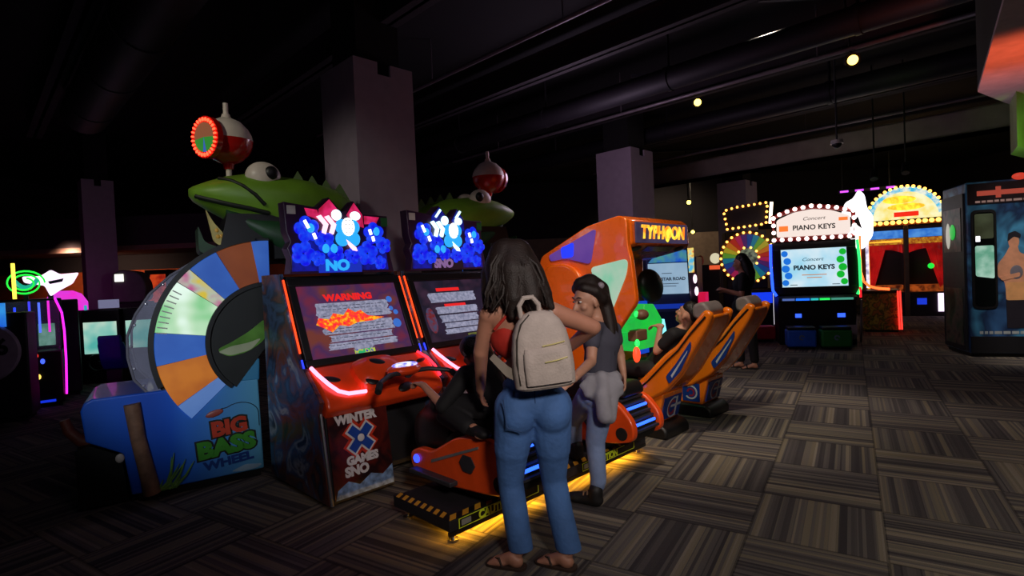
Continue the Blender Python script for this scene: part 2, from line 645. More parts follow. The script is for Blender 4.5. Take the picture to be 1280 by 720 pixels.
def snow_cabinet(idx):
    W = 1.03
    p = UV(W * idx, 0)
    lab = ('snowmobile racing cabinet beside the fish wheel, screen with fiery warning, marquee lit pink and blue',
           'snowmobile racing cabinet behind the woman with backpack, dim warning screen, marquee lit blue only')[idx]
    t = thing('snow_racing_cabinet', lab, 'arcade machine', p, 45, 'snowmobile racing cabinets')
    prof = [(0.0, 0.03), (0.10, 0.62), (0.06, 0.70), (0.29, 0.90), (0.34, 0.90), (0.61, 1.52), (0.61, 1.56), (0.95, 1.56), (0.95, 0.03)]
    for x in (0.0, W - 0.035):
        MB(snow_art).prism(prof, x, x + 0.03).build('side_panel', t, 0.004)
    body = [(0.30, 0.05), (0.30, 0.58), (0.37, 0.90), (0.64, 1.52), (0.66, 1.54), (0.93, 1.54), (0.93, 0.05)]
    MB(dark).prism(body, 0.032, W - 0.037).build('cabinet_body', t)
    MB(silver).tube([(0.015, -0.006, 0.03), (0.015, 0.094, 0.62)], 0.012, 8).build('edge_trim', t)
    for x in (0.02, W - 0.03):
        MB(edge_or).tube([(x, 0.372, 1.0), (x, 0.595, 1.515)], 0.008, 8).build('edge_light', t)
        MB(edge_blue).tube([(x, 0.318, 0.885), (x, 0.352, 0.955)], 0.007, 8).build('edge_light', t)
    # screen, leaning back
    X = SLOPE(W / 2, 0.335, 0.895, 0.61, 1.52)
    hw, hh = 0.475, 0.68
    bz = MB(black).at(X)
    for q in ((-hw, hw, 0, 0.05), (-hw, hw, hh - 0.06, hh), ):
        bz.bx(q[0], q[1], q[2], q[3], -0.03, 0.02)
    for q in ((-hw, -hw + 0.055), (hw - 0.055, hw)):
        bz.bx(q[0], q[1], 0.05, hh - 0.06, -0.03, 0.02)
    bz.build('bezel', t, 0.004)
    rnd = random.Random(5 + idx)
    s = MB(bg_warm if idx == 0 else bg_cool).at(X).bx(-0.42, 0.42, 0.05, 0.62, -0.02, 0.0).build('screen', t)
    if idx == 0:
        w = MB(scr_red).at(X).text('WARNING', 0.072, T(-0.02, 0.515, 0.003), 0.001, 0.004, 1.15)
        w.build('screen_heading', s)
        b = MB(txt_grey).at(X)
        for x0, x1, z0, z1 in ((-0.31, 0.30, 0.395, 0.475), (-0.30, 0.31, 0.345, 0.395), (-0.28, 0.30, 0.225, 0.315), (-0.25, 0.28, 0.165, 0.215), (-0.27, 0.30, 0.105, 0.155), (-0.08, 0.08, 0.085, 0.105)):
            rough_bar(b, x0, x1, z0, z1, 0.014, rnd)
        b.use(txt_dark)
        for z in (0.445, 0.42, 0.37, 0.288, 0.262, 0.24, 0.19, 0.135):
            x = -0.26
            while x < 0.24:
                l = rnd.uniform(0.012, 0.05)
                b.bx(x, x + l, z, z + 0.004, 0.004, 0.0045)
                x += l + rnd.uniform(0.006, 0.016)
        b.build('screen_text', s)
        f = MB(scr_fire).at(X)
        pts = [(-0.33, 0.31), (-0.30, 0.36), (-0.22, 0.345), (-0.18, 0.39), (-0.10, 0.37), (-0.05, 0.42), (0.0, 0.385), (0.05, 0.40), (0.10, 0.35), (0.18, 0.335), (0.24, 0.325), (0.14, 0.305), (0.0, 0.30), (-0.08, 0.275), (-0.15, 0.29), (-0.22, 0.24), (-0.27, 0.275)]
        f.prism(pts, 0.0052, 0.006, 'xy').build('fire_text', s)
        ic = MB(scr_blue).at(X)
        for x, z, r in ((0.33, 0.475, 0.027), (0.345, 0.265, 0.038), (0.325, 0.395, 0.02), (0.36, 0.36, 0.022)):
            ic.nxt().ell((x, z, 0.002), (r, r, 0.003), None, 14, 6)
        ic.build_each('screen_icon', s)
        MB(scr_green).at(X).bx(-0.085, 0.085, 0.055, 0.085, 0.002, 0.004).build('status_bar', s)
    else:
        b = MB(scr_red).at(X).nxt().bx(-0.20, 0.06, 0.515, 0.545, 0.002, 0.004).nxt().bx(-0.16, 0.08, 0.365, 0.39, 0.002, 0.004)
        b.build_each('screen_heading', s)
        b = MB(txt_grey).at(X)
        for x0, x1, z0, z1 in ((-0.30, 0.22, 0.41, 0.50), (-0.26, 0.20, 0.30, 0.365), (-0.24, 0.18, 0.22, 0.285), (-0.22, 0.17, 0.165, 0.21), (-0.23, 0.18, 0.11, 0.155)):
            rough_bar(b, x0, x1, z0, z1, 0.012, rnd)
        b.build('screen_text', s)
        MB(scr_olive).at(X).bx(0.0, 0.14, 0.065, 0.095, 0.002, 0.004).build('status_bar', s)
        MB(E('screen_rider_figure', (150, 40, 40), 0.5, (90, 90, 130), 30)).at(X).ell((-0.34, 0.25, 0.002), (0.05, 0.12, 0.003), None, 14, 6).build('screen_rider', s)
    # marquee with two diamond peaks
    k, kz = 0.00094, 0.00092
    def mp(x, y):
        return ((x - 20) * k + 0.01, 1.555 + (680 - y) * kz)
    out = [(20, 120), (280, 150), (385, 60), (490, 170), (520, 160), (600, 75), (690, 185), (915, 190), (905, 330), (900, 400), (940, 590), (960, 680), (40, 680), (60, 560), (30, 480), (60, 430), (30, 350)]
    pm = MB(purple_panel).prism([mp(*q) for q in out], 0.50, 0.60, 'xz')
    mq = pm.build('marquee', t, 0.006)
    yf = 0.494
    d = MB(blue_deep)
    for c in (((70, 470), (250, 400), (420, 520), (600, 560), (880, 470), (900, 660), (60, 660)), ):
        d.prism([mp(*q) for q in c], yf, 0.5, 'xz')
    d.build('blue_panel', mq)
    bl = MB(blue_glow)
    for c, r in (((190, 330), 0.085), ((770, 350), 0.08), ((150, 520), 0.08), ((330, 420), 0.07), ((700, 520), 0.085), ((860, 450), 0.06), ((560, 540), 0.06), ((420, 520), 0.06), ((270, 560), 0.05), ((820, 600), 0.05)):
        bl.nxt()
        flower(bl, mp(*c), r, yf - 0.004, 5, rnd.uniform(0, 70))
    bl.build_each('led_flower', mq)
    cc = MB(cyan_glow)
    cx, cz = mp(525, 350)
    flower(cc.nxt(), (cx, cz), 0.105, yf - 0.012, 4, 45)
    for q in ((215, 320), (330, 480), (790, 330), (400, 480)):
        cc.nxt().ell((mp(*q)[0], yf - 0.012, mp(*q)[1]), (0.03, 0.01, 0.035), None, 12, 8)
    cc.build_each('cyan_emblem', mq)
    wh = MB(led_white)
    e0, e1 = mp(525, 300)
    wh.nxt().ell((e0, yf - 0.024, e1), (0.054, 0.016, 0.07), None, 18, 10)
    for a, b in (((165, 260), (195, 320)), ((232, 360), (250, 405)), ((722, 315), (735, 360)), ((748, 375), (758, 415))):
        a, b = mp(*a), mp(*b)
        wh.nxt().tube([(a[0], yf - 0.018, a[1]), (b[0], yf - 0.018, b[1])], 0.012, 8)
    wh.build_each('white_lamp', mq)
    dd = MB(dot_dark)
    for i in range(3):
        for j in range(4):
            dd.ell((e0 - 0.026 + 0.026 * i, yf - 0.0425, e1 - 0.045 + 0.03 * j), (0.0045, 0.004, 0.0045), None, 8, 6)
    dd.build('emblem_dots', mq)
    ch = MB(led_pinkw if idx == 0 else ice_glow)
    for o in (0, 66):
        q = [(268 + o, 225), (298 + o, 212), (358 + o, 285), (332 + o, 365), (302 + o, 352), (322 + o, 290)]
        ch.nxt().prism([mp(*w) for w in q], yf - 0.022, yf - 0.004, 'xz')
    for q in ([(500, 400), (590, 470), (600, 500), (560, 495), (510, 420)], ):
        ch.nxt().prism([mp(*w) for w in q], yf - 0.022, yf - 0.004, 'xz')
    ch.build_each('chevron', mq)
    pkk = MB(pink_glow if idx == 0 else blue_deep)
    for q in ([(385, 80), (470, 180), (460, 260), (400, 280), (290, 260), (295, 165)], [(600, 95), (670, 190), (680, 300), (600, 280), (530, 200)]):
        pkk.nxt().prism([mp(*w) for w in q], yf - 0.002, 0.5, 'xz')
    if idx == 0:
        pkk.nxt().prism([mp(*w) for w in ((180, 160), (280, 170), (300, 250), (200, 220))], yf, 0.5, 'xz')
        pkk.nxt().prism([mp(*w) for w in ((690, 200), (830, 205), (800, 260), (690, 270))], yf, 0.5, 'xz')
    pkk.build_each('peak_glow', mq)
    pw = MB(ice_glow)
    for q, r in ((((435, 205)), (0.042, 0.042)), (((600, 205)), (0.045, 0.034))):
        pw.nxt().ell((mp(*q)[0], yf - 0.010, mp(*q)[1]), (r[0], 0.012, r[1]), None, 16, 8)
    if idx == 1:
        for q in (((340, 180), (400, 110), (385, 95), (325, 170)), ((580, 190), (640, 110), (620, 100), (565, 170))):
            pw.nxt().prism([mp(*w) for w in q], yf - 0.012, yf - 0.004, 'xz')
    pw.build_each('peak_lamp', mq)
    nm = MB(E('name_bar_blue', (20, 50, 200), 0.8) if idx == 0 else M('name_bar', (50, 34, 60), 0.4))
    nm.prism([mp(*w) for w in ((270, 560), (640, 560), (640, 675), (270, 675))], yf - 0.008, yf, 'xz')
    nb_ = nm.build('name_bar', mq)
    tx, tz = mp(425, 620)
    if idx == 0:
        MB(cyan_glow).text('NO', 0.11, FX(tx, yf - 0.010, tz), 0.003, 0.006, 1.1).build('lettering', nb_)
    else:
        MB(E('name_dim_letters', (150, 110, 170), 0.7)).text('SNO', 0.10, FX(tx - 0.02, yf - 0.010, tz), 0.003, 0.006, 1.0).build('lettering', nb_)
    cs = MB(white)
    a, b = mp(75, 180)
    cs.bx(a - 0.03, a + 0.03, 0.492, 0.5, b - 0.03, b + 0.03).build('corner_badge', mq)
    a, b = mp(878, 245)
    MB(M('green_badge', (40, 110, 60), 0.4)).bx(a - 0.028, a + 0.028, 0.492, 0.5, b - 0.035, b + 0.035).build('corner_badge', mq)
    # dashboard
    ds = [(0.085, 0.575), (0.03, 0.64), (0.05, 0.70), (0.16, 0.80), (0.29, 0.895), (0.36, 0.895), (0.36, 0.575)]
    db = MB(redor).prism(ds, 0.036, W - 0.040).build('dashboard', t, 0.02, 3)
    X2 = SLOPE(W / 2, 0.05, 0.70, 0.29, 0.895)
    hb = MB(redor).at(X2)
    rings = []
    for z, kx, ky in ((-0.02, 1.0, 1.0), (0.05, 0.95, 0.92), (0.085, 0.75, 0.75), (0.095, 0.5, 0.5)):
        rings.append([(0.20 * kx * math.copysign(abs(math.cos(a)) ** 0.6, math.cos(a)) - 0.02, 0.155 + 0.15 * ky * math.copysign(abs(math.sin(a)) ** 0.6, math.sin(a)), z) for a in (2 * math.pi * i / 28 for i in range(28))])
    hb.loft(rings).build('dash_hump', db, 0.0)
    vt = MB(black).at(X2)
    for x, y, z, a, b in ((-0.03, 0.20, 0.088, 0.075, 0.035), (-0.13, 0.055, 0.068, 0.05, 0.04), (-0.37, 0.18, 0.004, 0.07, 0.03), (0.28, 0.20, 0.004, 0.075, 0.035), (0.13, -0.01, 0.01, 0.07, 0.035), (0.40, 0.22, 0.004, 0.05, 0.02)):
        vt.nxt().ell((x, y, z), (a, b, 0.012), Matrix.Rotation(-0.35 if x < 0 else 0.3, 3, 'Z'), 16, 8)
    vt.build_each('dash_vent', db)
    MB(neon_pink).tube([(0.045, 0.27, 0.905), (0.06, 0.20, 0.86), (0.10, 0.12, 0.795), (0.14, 0.075, 0.752), (0.20, 0.05, 0.728), (0.33, 0.045, 0.722)], 0.013, 8).build('neon_strip', db)
    MB(neon_red).tube([(0.93, 0.28, 0.905), (0.965, 0.20, 0.86), (0.985, 0.13, 0.80), (0.98, 0.06, 0.73)], 0.011, 8).build('neon_strip', db)
    # handlebar on its column
    hbr = MB(dgrey).tube([(0.52, 0.10, 0.78), (0.52, -0.06, 0.86), (0.52, -0.20, 0.84)], 0.035, 12)
    hbr.tube([(0.20, -0.34, 0.80), (0.25, -0.28, 0.83), (0.36, -0.21, 0.85), (0.52, -0.19, 0.85), (0.68, -0.21, 0.85), (0.79, -0.28, 0.83), (0.84, -0.34, 0.80)], 0.016, 10)
    hand = hbr.build('handlebar', t)
    MB(redor).ell((0.52, -0.14, 0.86), (0.13, 0.10, 0.045), None, 20, 10).build('handlebar_pod', hand)
    MB(hand_led).ell((0.52, -0.155, 0.895), (0.10, 0.06, 0.018), None, 16, 8).build('pod_display', hand)
    for x in (0.18, 0.81):
        MB(rubber).tube([(x, -0.36, 0.79), (x + (0.05 if x < 0.5 else -0.0), -0.30, 0.822)], 0.022, 10).build('grip', hand)
    # front pedestal with the painted panel
    pd = MB(dark).prism([(0.02, 0.03), (0.09, 0.60), (0.32, 0.60), (0.32, 0.03)], 0.035, 0.50).build('pedestal', t)
    XP = SLOPE(0.27, 0.012, 0.05, 0.082, 0.60)
    MB(ped_art).at(XP).bx(-0.225, 0.225, 0.0, 0.55, 0.0, 0.006).build('front_panel', pd)
    lg = MB(logo_red).at(XP)
    for a in (45, -45):
        lg.at(XP @ T(0, 0.365, 0.006) @ Matrix.Rotation(R(a), 4, 'Z'))
        lg.bx(-0.125, 0.125, -0.062, 0.062, 0, 0.003)
    lg.use(logo_white)
    for a in (45, -45):
        lg.at(XP @ T(0, 0.365, 0.006) @ Matrix.Rotation(R(a), 4, 'Z'))
        lg.bx(-0.115, 0.115, -0.043, 0.043, 0, 0.006)
    lg.use(logo_blue)
    for a in (45, -45):
        lg.at(XP @ T(0, 0.365, 0.006) @ Matrix.Rotation(R(a), 4, 'Z'))
        lg.bx(-0.103, 0.103, -0.03, 0.03, 0, 0.009)
    lg.use(logo_white).at(XP @ T(0, 0.365, 0.006)).ell((0, 0, 0.01), (0.026, 0.026, 0.004), None, 16, 6)
    MB(M('print_snow_peaks', (120, 150, 190), 0.45, var=0.6, scale=24)).at(XP).prism([(-0.22, 0.0), (-0.20, 0.06), (-0.12, 0.10), (-0.04, 0.06), (0.05, 0.11), (0.14, 0.08), (0.22, 0.13), (0.22, 0.0)], 0.006, 0.009, 'xy').build('peak_print', pd)
    lg.build('cross_logo', pd)
    for wd_, sz_, x_, y_ in (('WINTER', 0.08, -0.02, 0.505), ('GAMES', 0.075, 0.0, 0.225), ('SNO', 0.085, -0.05, 0.155)):
        MB(logo_white).at(XP).text(wd_, sz_, T(x_, y_, 0.009), 0.002, 0.005, 1.0).build('lettering', pd)
    ad = MB(M('adjuster_foot', (60, 60, 62), 0.4, metal=0.6))
    for x in (0.08, W - 0.08):
        for y in (0.10, 0.86):
            ad.nxt().cyl((x, y, 0.0), (x, y, 0.05), 0.022)
    ad.build_each('leveling_foot', t)
    return t


for i in range(2):
    snow_cabinet(i)

# snowmobiles in front of the cabinets
led_blue = E('blue_track_led', (40, 90, 255), 3.0)
lamp_blue = E('blue_headlight', (40, 60, 255), 3.0)
sled_or = M('sled_orange_plastic', (250, 84, 26), 0.3, coat=0.4)
def rounded(pts, r=0.05, n=5):
    """round the corners of a closed outline"""
    out, k = [], len(pts)
    for i in range(k):
        p, a, b = Vector(pts[i]), Vector(pts[i - 1]), Vector(pts[(i + 1) % k])
        d1, d2 = a - p, b - p
        q = min(r, d1.length * 0.45, d2.length * 0.45)
        s, e = p + d1.normalized() * q, p + d2.normalized() * q
        for j in range(n + 1):
            t = j / n
            out.append(tuple((1 - t) ** 2 * s + 2 * t * (1 - t) * p + t * t * e))
    return out


def sled(u, lab, lights):
    t = thing('ride_on_snowmobile', lab, 'ride', UV(u, -0.62, 0.147), 45, 'ride-on snowmobiles')
    rail = rounded([(0.28, 0.11), (0.29, 0.21), (0.20, 0.25), (0.06, 0.25), (-0.22, 0.40), (-0.52, 0.42), (-0.66, 0.27), (-0.66, 0.15), (-0.52, 0.11), (-0.1, 0.07)], 0.09, 6)
    for x in (-0.21, 0.15):
        rl = MB(sled_or).prism(rail, x, x + 0.06).build('side_fairing', t, 0.012)
        s = -1 if x < 0 else 1
        xo = x - 0.004 if x < 0 else x + 0.064
        q = MB(dgrey)
        hexa = [(-0.30 + 0.07 * math.cos(R(60 * i)), 0.25 + 0.055 * math.sin(R(60 * i))) for i in range(6)]
        q.prism(hexa, min(xo, xo + 0.006 * s), max(xo, xo + 0.006 * s))
        q.build('vent_plate', rl)
        MB(grey).prism([(0.05, 0.205), (-0.40, 0.37), (-0.40, 0.355), (0.05, 0.185)], xo - 0.003, xo + 0.003).build('stripe', rl)
        MB(rubber).cyl((xo - 0.004, -0.565, 0.19), (xo + 0.004, -0.565, 0.19), 0.045).build('axle_cap', rl)
    tr = MB(rubber).prism(rounded([(0.05, 0.09), (-0.58, 0.09), (-0.64, 0.20), (-0.50, 0.40), (-0.1, 0.40), (0.05, 0.25)], 0.06), -0.148, 0.148)
    trk = tr.build('track', t)
    cl = MB(dgrey)
    for i in range(7):
        f = i / 6
        y, z = -0.635 + 0.13 * f, 0.20 + 0.20 * f
        cl.bx(-0.14, 0.14, y - 0.02, y + 0.005, z - 0.008, z + 0.008)
    cl.build('track_cleat', trk)
    for f in (0.2, 0.72):
        y, z = -0.655 + 0.13 * f, 0.20 + 0.20 * f
        MB(led_blue).tube([(-0.12, y, z), (0.12, y, z)], 0.011, 8).build('led_bar', trk)
    MB(vinyl).prism(rounded([(-0.56, 0.42), (-0.52, 0.52), (-0.2, 0.50), (0.08, 0.55), (0.12, 0.42), (-0.1, 0.36)], 0.06), -0.135, 0.135).build('saddle', t, 0.03, 3)
    cow = []
    for y, w, z0, z1 in ((-0.02, 0.13, 0.20, 0.44), (0.10, 0.14, 0.16, 0.52), (0.24, 0.14, 0.14, 0.52), (0.36, 0.12, 0.16, 0.44), (0.42, 0.07, 0.2, 0.34)):
        cow.append([(w * math.copysign(abs(math.cos(a)) ** 0.7, math.cos(a)), y, (z0 + z1) / 2 + (z1 - z0) / 2 * math.copysign(abs(math.sin(a)) ** 0.7, math.sin(a))) for a in (2 * math.pi * i / 24 for i in range(24))])
    cw = MB(vinyl).loft(cow).build('cowl', t)
    MB(sled_or).ell((0.0, 0.10, 0.50), (0.13, 0.12, 0.05), None, 20, 10).build('cowl_cap', cw)
    for x in (-0.218, 0.218):
        MB(lamp_blue).ell((x, 0.205, 0.18), (0.014, 0.03, 0.028), None, 14, 8).build('headlight', t)
    MB(dgrey).bx(-0.09, 0.09, -0.32, 0.14, 0.0, 0.12).build('motion_base', t)
    for x in (-0.27, 0.21):
        MB(dgrey).bx(x, x + 0.06, -0.2, 0.22, 0.10, 0.13).build('footrest', t, 0.006)
    return t


sled(0.62, 'red-orange ride-on snowmobile carrying the dark-clothed child', 1)
sled(1.80, 'red-orange ride-on snowmobile beside the girl, two blue lit bars on its tail', 1)

# the raised platform both snowmobiles stand on
t = thing('ride_platform', 'low black ride platform with hazard stripes and yellow light glowing beneath', 'platform', UV(0.22, -0.97, 0), 45)
PL, PD = 2.02, 0.56
MB(M('platform_rubber', (30, 26, 32), 0.7, bump=0.4, scale=30)).bx(0.0, PL, 0.0, PD, 0.075, 0.14).build('deck', t, 0.006)
hz_k, hz_y = M('hazard_black', (20, 18, 16), 0.5), M('hazard_yellow', (226, 164, 44), 0.5)
hz = MB(hz_k).bx(0.0, PL, 0.0, 0.055, 0.14, 0.143).bx(0.0, 0.055, 0.055, PD, 0.14, 0.143)
hz.use(hz_y)
n = 22
for i in range(n):
    a = PL * i / n
    hz.prism([(a, 0.001), (a + PL / n * 0.5, 0.001), (a + PL / n, 0.054), (a + PL / n * 0.5, 0.054)], 0.143, 0.145, 'xy')
n = 8
for i in range(n):
    a = 0.06 + (PD - 0.06) * i / n
    w = (PD - 0.06) / n
    hz.prism([(0.001, a), (0.054, a + w * 0.5), (0.054, a + w), (0.001, a + w * 0.5)], 0.143, 0.145, 'xy')
hz.build('hazard_stripe', t)
cy, ck = M('caution_yellow_green', (225, 250, 50), 0.5), M('caution_black', (14, 16, 12), 0.5)
for x in (0.06, 1.18):
    c = MB(ck).bx(x, x + 0.66, -0.004, 0.0, 0.074, 0.138).use(cy)
    for q in ((x, x + 0.66, 0.080, 0.084), (x, x + 0.66, 0.132, 0.136), (x, x + 0.006, 0.084, 0.132), (x + 0.654, x + 0.66, 0.084, 0.132)):
        c.bx(q[0], q[1], -0.006, -0.004, q[2], q[3])
    c.text('CAUTION', 0.066, FX(x + 0.29, -0.006, 0.106), 0.001, 0.003, 0.95)
    c.use(M('caution_small_print', (150, 150, 140), 0.6)).bx(x + 0.02, x + 0.09, -0.006, -0.004, 0.092, 0.124)
    c.build('caution_sign', t)
MB(E('yellow_under_light', (255, 176, 40), 60.0)).bx(0.05, PL - 0.05, 0.045, 0.075, 0.066, 0.075).build('light_strip', t)
MB(black).bx(0.0, PL, 0.0, 0.02, 0.050, 0.075).build('front_lip', t)
for x in (0.06, 0.98, PL - 0.06):
    for y in (0.05, PD - 0.06):
        MB(chrome).cyl((x, y, 0.0), (x, y, 0.012), 0.03).cyl((x, y, 0.012), (x, y, 0.08), 0.009).build('leveling_foot', t)

# ------------------------------------------------------------------ fish wheel machines
fish_green = M('fish_green', (112, 156, 44), 0.45, var=0.25, scale=3)
fish_dark = M('fish_throat_green', (22, 58, 30), 0.5, var=0.3)
fish_line = M('fish_black_line', (14, 22, 12), 0.5)
cream = M('cream_plastic', (226, 214, 200), 0.4)
bob_red = M('bobber_red', (196, 24, 20), 0.25, coat=0.6)
side_blue = ART('water_blue_side_art', [(20, 88, 206), (28, 100, 222), (18, 80, 198), (36, 118, 222)], 1.2, detail=1)
def water_print():
    m = side_blue
    nt = m.node_tree
    b = nt.nodes['Principled BSDF']
    src = b.inputs['Base Color'].links[0].from_socket
    tc = nt.nodes.new('ShaderNodeTexCoord')
    sp = nt.nodes.new('ShaderNodeSeparateXYZ')
    nt.links.new(tc.outputs['Object'], sp.inputs[0])
    mr = nt.nodes.new('ShaderNodeMapRange')
    mr.inputs['From Min'].default_value, mr.inputs['From Max'].default_value = 0.25, 0.95
    nt.links.new(sp.outputs[0], mr.inputs['Value'])
    mx = nt.nodes.new('ShaderNodeMix')
    mx.data_type = 'RGBA'
    nt.links.new(mr.outputs[0], mx.inputs[0])
    nt.links.new(src, mx.inputs[6])
    mx.inputs[7].default_value = lin((96, 168, 186))
    nt.links.new(mx.outputs[2], b.inputs['Base Color'])


water_print()
teal = ART('pale_water_art', [(48, 120, 168), (70, 140, 170), (40, 112, 176)], 1.5, detail=1)
wood = M('driftwood_print', (128, 92, 70), 0.7, var=0.35, scale=14)
reed = M('reed_green', (96, 140, 60), 0.6, var=0.3)
clear = M('clear_dome', (190, 190, 215), 0.2, alpha=0.36, coat=0.5)
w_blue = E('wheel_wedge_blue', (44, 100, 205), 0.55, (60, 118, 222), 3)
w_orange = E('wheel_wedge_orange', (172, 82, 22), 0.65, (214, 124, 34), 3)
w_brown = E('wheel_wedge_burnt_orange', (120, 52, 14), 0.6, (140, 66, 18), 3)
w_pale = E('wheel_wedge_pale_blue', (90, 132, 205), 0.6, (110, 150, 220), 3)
w_reflect = E('wheel_screen_reflection', (130, 200, 140), 1.0, (235, 255, 245), 3.5, 2, (190, 225, 190))  # reflection of a screen, put into this wedge as glow
w_banner = E('wheel_banner', (225, 200, 60), 0.8, (200, 90, 150), 7, 2, (190, 200, 180))
led_red = E('bobber_red_led', (255, 60, 36), 5.0)
dial_o, dial_g, dial_b = E('dial_orange', (150, 90, 60), 0.7), E('dial_green', (50, 140, 50), 0.8), E('dial_blue', (60, 100, 190), 0.8)


def fish_machine(loc, rz, lab, lit):
    t = thing('fish_wheel_machine', lab, 'arcade machine', loc, rz, 'fish wheel machines')
    D = 0.75
    low = [(0.0, 0.06), (-0.035, 0.36), (-0.237, 0.48), (-0.255, 0.69), (-0.235, 0.74), (-0.19, 0.765), (0.84, 0.765), (0.85, 0.06)]
    bd = MB(side_blue).prism(low, 0, D, 'xz').use(teal).prism([(0.52, 0.765), (0.60, 0.92), (0.86, 0.92), (0.85, 0.75)], 0, D, 'xz').build('cabinet_body', t, 0.012, 3)
    MB(black).bx(0.04, 0.83, 0.03, D - 0.03, 0.0, 0.07).build('plinth', t)
    MB(black).prism([(-0.02, 0.02), (-0.05, 0.34), (-0.22, 0.44), (-0.30, 0.42), (-0.30, 0.02)], 0.05, D - 0.05, 'xz').build('foot_guard', t)
    # the wheel's housing: a dark drum with the wedge panel on its side
    C = (0.95, 1.06)
    MB(dark).sector(C, 0, 0.80, 88, 226, 0.015, D - 0.015, 40).build('wheel_drum', t, 0.006)
    rim = MB(black).nxt().sector(C, 0.775, 0.81, 96, 200, -0.03, 0.02, 40).nxt().sector(C, 0.425, 0.455, 89, 228, -0.03, 0.02, 40)
    rim.build_each('drum_rim', t)
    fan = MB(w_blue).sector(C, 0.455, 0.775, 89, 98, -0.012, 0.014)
    for a0, a1, m in ((98, 117, w_brown), (117, 133, w_blue), (133, 142, w_banner), (142, 171, w_reflect), (171, 189, w_blue), (189, 213, w_orange), (213, 223, w_pale)):
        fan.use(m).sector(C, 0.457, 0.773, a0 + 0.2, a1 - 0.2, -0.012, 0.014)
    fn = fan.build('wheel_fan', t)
    tk = MB(white)
    for i in range(9):
        a = R(147 + 3.0 * i)
        p, q = [Vector((C[0] + r * math.cos(a), -0.016, C[1] + r * math.sin(a))) for r in (0.70, 0.765)]
        tk.nxt().tube([p, q], 0.005, 6)
    tk.build_each('tick_mark', fn)
    hub = MB(M('hub_black', (14, 18, 16), 0.5)).sector(C, 0, 0.43, 88, 232, -0.006, 0.016, 30).build('hub_panel', t)
    gb = [(0.56, 1.02), (0.66, 1.06), (0.80, 1.14), (0.90, 1.22), (0.96, 1.20), (0.90, 1.06), (0.78, 0.98), (0.64, 0.955)]
    MB(M('fish_print_green', (88, 140, 48), 0.4, var=0.3)).prism(rounded(gb, 0.05), -0.012, -0.006, 'xz').build('fish_print', hub)
    gb = [(0.57, 1.00), (0.66, 1.035), (0.78, 1.05), (0.88, 1.08), (0.80, 0.995), (0.66, 0.965)]
    MB(M('fish_print_belly', (168, 176, 140), 0.4)).prism(rounded(gb, 0.03), -0.016, -0.012, 'xz').build('fish_print', hub)
    # clear cover bulging over the front of the wheel
    arc = [(C[0] + 0.80 * math.cos(R(a)), C[1] + 0.80 * math.sin(R(a))) for a in range(128, 209, 4)]
    outer = [(0.46, 1.69), (0.30, 1.585), (0.17, 1.46), (0.08, 1.32), (0.025, 1.17), (0.02, 1.02), (0.05, 0.86), (0.12, 0.765)]
    y0, y1 = 0.02, D - 0.02
    dm = MB(clear)
    rings = []
    for f in (0.0, 0.12, 0.3, 0.5, 0.7, 0.88, 1.0):
        g = 0.55 + 0.45 * math.sin(math.pi * f) if False else 1.0
        rings.append([(p[0], y0 + (y1 - y0) * f, p[1]) for p in outer])
    dm.loft(rings, cap=False, closed=False)
    for y in (y0, y1):
        pl_ = outer + [(C[0] + 0.80 * math.cos(R(a)), C[1] + 0.80 * math.sin(R(a))) for a in range(206, 126, -6)]
        dm.add([(p[0], y, p[1]) for p in pl_], [tuple(range(len(pl_)))])
    dome = dm.build('clear_cover', t)
    MB(M('cover_edge', (120, 118, 130), 0.3)).tube([(p[0], y0, p[1]) for p in outer], 0.009, 8).tube([(p[0], y1, p[1]) for p in outer], 0.009, 8).build('cover_edge', dome)
    rv = MB(M('cover_bolt', (220, 220, 235), 0.2, metal=0.6))
    for i in range(len(outer) - 1):
        a, b = Vector(outer[i]), Vector(outer[i + 1])
        p = (a + b) / 2
        rv.nxt().ell((p.x + 0.018, y0 - 0.006, p.y), (0.010, 0.008, 0.010), None, 10, 6)
    rv.build_each('cover_bolt', dome)
    # painted side: driftwood post, reeds, lettering
    po = MB(wood).tube([(0.03, -0.012, 0.70), (0.055, -0.016, 0.45), (0.10, -0.014, 0.18), (0.12, -0.012, 0.05)], [0.05, 0.046, 0.05, 0.055], 12)
    po.build('driftwood_post', bd)
    rd = MB(reed)
    rr = random.Random(3)
    for i in range(14):
        x = 0.10 + 0.012 * i
        tip = (x + rr.uniform(-0.10, 0.16), -0.02, rr.uniform(0.12, 0.34))
        rd.tube([(x, -0.012, 0.06), ((x + tip[0]) / 2 + 0.01, -0.02, tip[2] * 0.6), tip], [0.012, 0.009, 0.002], 6)
    rd.build('reeds', bd)
    a = MB(M('logo_red_letters', (188, 58, 34), 0.4)).text('BIG', 0.15, FX(0.625, -0.004, 0.425) @ Matrix.Rotation(R(4), 4, 'Z'), 0.004, 0.008, 1.05)
    a.use(fish_line).text('BIG', 0.15, FX(0.625, -0.001, 0.425) @ Matrix.Rotation(R(4), 4, 'Z'), 0.002, 0.020, 1.05)
    a.build('lettering', bd)
    a = MB(M('logo_green_letters', (60, 140, 40), 0.4)).text('BASS', 0.165, FX(0.60, -0.004, 0.285) @ Matrix.Rotation(R(4), 4, 'Z'), 0.004, 0.010, 1.10)
    a.use(fish_line).text('BASS', 0.165, FX(0.60, -0.001, 0.285) @ Matrix.Rotation(R(4), 4, 'Z'), 0.002, 0.022, 1.10)
    a.build('lettering', bd)
    a = MB(M('logo_blue_letters', (24, 60, 130), 0.4)).text('WHEEL', 0.085, FX(0.61, -0.004, 0.17) @ Matrix.Rotation(R(5), 4, 'Z'), 0.004, 0.004, 1.2)
    a.build('lettering', bd)
